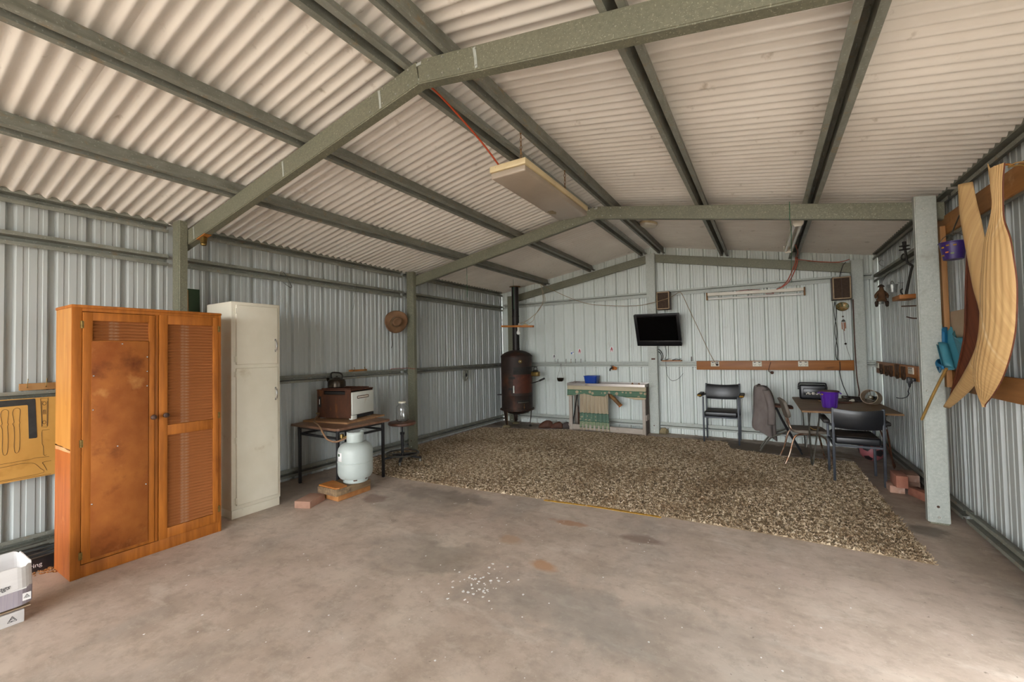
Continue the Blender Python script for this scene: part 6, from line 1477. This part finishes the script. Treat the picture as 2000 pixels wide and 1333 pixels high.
# ---- things hanging near the right edge of the picture
b = pail((5.335, -2.935, 1.828), .066, .112, 'purple_dark', 'purple_bucket', 'small purple bucket with gold motifs hanging beside the batten', False)
bm = NB(); P = [(5.335+.068*math.cos(R(a))*.75, -2.935-.068*math.cos(R(a))*.66, 1.932+.065*math.sin(R(a))) for a in range(0, 181, 20)]; tube(bm, P, .0025, 5, 1); ob('handle', bm, 'dull_steel', b)
for a, z, mm in ((205, .078, 'foam'), (232, .088, 'foam'), (225, .045, 'orange_rust'), (250, .035, 'dry_grass'), (196, .028, 'foam'), (262, .085, 'foam')):
    r_ = .066*(.74+.24*z/.105)+.0006; p = Vector((5.335+r_*math.cos(R(a)), -2.935+r_*math.sin(R(a)), 1.828+z)); bm = NB(); rb(bm, p, (.0015, .016, .009), (0, 0, R(a))); ob('gold_motif', bm, mm, b, smooth=False)
bm = NB(); tube(bm, [(5.440, -2.79, 2.135), (5.405, -2.84, 2.14), (5.365, -2.905, 2.075), (5.338, -2.93, 2.01), (5.335, -2.932, 1.992)], .004, 6); S('bucket_wire', bm, 'dull_steel', 'wire hook carrying the purple bucket from the upper girt', 'hook')
bm = NB(); M = basis((5.428, -2.515, 1.10), (-.02, -1, 0), (0, .02, 1)); bx(bm, (0, 0, 0), (.30, .415, .006), 0, M); S('cardboard_sheet', bm, 'card_brown', 'beige cardboard panel tucked behind the blue tarpaulin', 'cardboard', smooth=False)
tp = T('tarpaulin', 'crumpled blue plastic tarpaulin stuffed behind the timber batten', 'tarpaulin', (5.38, -2.70, 1.10))
bm = NB()
def tarp1(u, v):
    y = -2.50-.40*u; z = 1.115+(.325-.10*u-.05*math.sin(3*u))*v
    return (5.395-.022*math.sin(7*u+3*v)-.012*math.sin(15*u*v+2)-.012*(1-v), y-.03*math.sin(4*v), z)
sheet(bm, tarp1, 20, 16); ob('sheet', bm, 'tarp_teal', tp, solid=.002)
bm = NB(); sheet(bm, lambda u, v: (5.375-.020*math.sin(9*u)-.02*v, -2.49-.11*u-.05*v, 1.43-.30*v-.05*u*(1-v)+.012*math.sin(11*u+5*v)), 12, 12); ob('dark_fold', bm, 'tarp_blue', tp, solid=.002)
bm = NB(); M = basis((5.35, -2.60, 1.285), (-.02, -.55, -.8), (-.6, .4, 0)); sheet(bm, lambda u, v: M @ Vector((.20*u, .030*math.cos(5.2*v), .030*math.sin(5.2*v))), 6, 16); ob('rolled_edge', bm, 'tarp_teal', tp, solid=.002)
bm = NB(); sheet(bm, lambda u, v: (5.330-.03*u+.035*v*math.sin(6*u), -2.475-.36*u, 1.112+.060*v*(1-.3*u)+.024*math.sin(9*u+3*v)-.01*(1-u)), 14, 8); ob('loose_flap', bm, 'tarp_blue', tp, solid=.002)
bm = NB(); tube(bm, [(5.265, -2.985, 1.128), (5.245, -2.80, .95), (5.232, -2.575, .742)], .0085, 6, 4); S('cane_stick', bm, 'cane', 'thin tan cane hanging down across the broad steel column', 'stick')

def spathe(name, label, rows, m, bulge, nseg, back_m, loc, x0, ribs=26):
    """boat shaped palm sheath: rows of (z, yleft, yright, x offset); bulges towards the room"""
    s = T(name, label, 'palm sheath', loc)
    P = [Vector((x0+r[3], r[1], r[0])) for r in rows]; Q = [Vector((x0+r[3], r[2], r[0])) for r in rows]
    P, Q = smooth_pts(P, 4), smooth_pts(Q, 4)
    def mk(off):
        bm = NB(); g = []
        for a, c_ in zip(P, Q):
            w = (a-c_).length; row = []
            for i in range(nseg+1):
                u = i/nseg; p = a.lerp(c_, u); row.append(bm.verts.new(p+Vector((-bulge*w*math.sin(math.pi*u)**.8-off+.0012*math.sin(u*ribs*math.pi), 0, 0))))
            g.append(row)
        for A_, B_ in zip(g, g[1:]):
            for i in range(nseg): bm.faces.new((A_[i], A_[i+1], B_[i+1], B_[i]))
        return bm
    ob('outer_skin', mk(.004), m, s); ob('inner_skin', mk(-.002), back_m, s)
    return s
s = spathe('palm_sheath', 'broad tan palm sheath hanging on the upper board, rightmost of the two', [(2.136, -3.727, -3.828, 0.01), (2.047, -3.746, -3.832, 0), (1.954, -3.763, -3.838, -0.005), (1.86, -3.746, -3.854, -0.01), (1.767, -3.713, -3.9, -0.01), (1.664, -3.69, -3.919, -0.008), (1.552, -3.662, -3.926, -0.005), (1.439, -3.634, -3.9, 0), (1.336, -3.592, -3.861, 0.005), (1.224, -3.522, -3.795, 0.008), (1.112, -3.461, -3.695, 0.012), (1.019, -3.436, -3.568, 0.018), (0.958, -3.428, -3.461, 0.022), (0.939, -3.424, -3.443, 0.024)], 'palm_tan', .26, 60, 'palm_inner', (5.27, -3.68, .93), 5.265, ribs=24)
bm = NB(); sheet(bm, lambda u, v: (5.262-.012*math.sin(3*u), -3.708-.05*u-.02*v, 2.156-.15*v+.02*math.sin(5*u)), 6, 5); ob('split_top', bm, 'palm_tan', s, solid=.003)
s = T('palm_sheath', 'open boat shaped palm sheath with dark red inside, left of the broad one', 'palm sheath', (5.33, -3.2, .85))
def strip(name, A_, B_, m, bulge, n=12, sub=4):
    P, Q = smooth_pts(A_, sub), smooth_pts(B_, sub); bm = NB(); g = []
    for a, c_ in zip(P, Q):
        w = (a-c_).length; g.append([bm.verts.new(a.lerp(c_, i/n)+Vector((-bulge*w*math.sin(math.pi*i/n), 0, 0))) for i in range(n+1)])
    for r0, r1 in zip(g, g[1:]):
        for i in range(n): bm.faces.new((r0[i], r0[i+1], r1[i+1], r1[i]))
    ob(name, bm, m, s, solid=.004)
v3 = lambda x, pts: [Vector((x if not isinstance(x, (list, tuple)) else x[i], y, z)) for i, (y, z) in enumerate(pts)]
Lr = [(-3.205, 2.232), (-3.218, 2.10), (-3.245, 2.005), (-3.308, 1.784), (-3.355, 1.603), (-3.406, 1.470), (-3.406, 1.371), (-3.337, 1.259), (-3.162, 1.122), (-2.967, .993), (-2.780, .870)]
Rr = [(-3.290, 2.215), (-3.330, 2.08), (-3.375, 1.971), (-3.436, 1.76), (-3.467, 1.589), (-3.476, 1.451), (-3.431, 1.315), (-3.340, 1.173), (-3.189, 1.042), (-2.969, .935), (-2.756, .850)]
strip('outer_shell', v3(5.300, Lr), v3(5.330, Rr), 'palm_tan', .30)
Li = [(-3.215, 1.84), (-3.190, 1.72), (-3.168, 1.626), (-3.140, 1.444), (-3.100, 1.306), (-2.984, 1.13), (-2.882, .992), (-2.790, .880)]
Ri = [(-3.292, 1.84), (-3.325, 1.72), (-3.352, 1.61), (-3.404, 1.46), (-3.395, 1.34), (-3.215, 1.160), (-2.985, 1.003), (-2.782, .872)]
strip('inner_face', v3(5.318, Li), v3(5.306, Ri), 'palm_inner', -.16)
bm = NB(); tube(bm, v3(5.316, Li), .005, 6, 3); ob('near_rim', bm, 'palm_inner', s)
strip('top_flap', v3(5.318, [(-3.135, 2.20), (-3.165, 2.12), (-3.205, 2.02), (-3.225, 1.93)]), v3(5.312, [(-3.200, 2.235), (-3.215, 2.13), (-3.240, 2.02), (-3.250, 1.92)]), 'palm_inner', .1, 4)
bm = NB()
tube(bm, [(5.335, -3.590, 2.09), (5.325, -3.612, 2.03), (5.32, -3.640, 1.93)], .0035, 5)
for i in range(9):
    y = -3.640-.006*i; tube(bm, [(5.32, -3.640, 1.93), (5.318, y-.012-.004*i, 1.80-.012*(i % 3)), (5.315, y-.030-.004*i, 1.66-.03*(i % 4)), (5.315, y-.028-.004*i, 1.58-.03*(i % 5))], .0018, 4)
g = S('grass_bunch', bm, 'dry_grass', 'bunch of dried grass stalks tied beside the broad palm sheath', 'grass')
bm = NB(); o0 = OFF[g.name]
for i in range(7):
    lathe(bm, [(0, .016), (.005, .008), (.006, 0), (.004, -.010), (0, -.016)], (5.314, -3.672-.008*i, 1.64-.018*(i*3 % 5)), 7)
ob('seed_heads', bm, 'seed', g)['kind'] = 'stuff'
bm = NB(); tube(bm, [(5.412, -3.52, 2.20), (5.385, -3.50, 2.22), (5.36, -3.47, 2.17), (5.365, -3.44, 2.10), (5.40, -3.43, 2.09)], .006, 6); S('bark_strip', bm, 'orange_ply', 'curled strip of orange bark on the upper board left of the broad sheath', 'bark')
bm = NB(); tube(bm, [(5.412, -3.68, 2.165), (5.37, -3.66, 2.175), (5.35, -3.64, 2.165), (5.37, -3.70, 2.15), (5.38, -3.72, 2.13)], .0035, 5); S('tie_wire', bm, 'cane', 'loop of tan twine on the upper board above the grass bunch', 'twine')
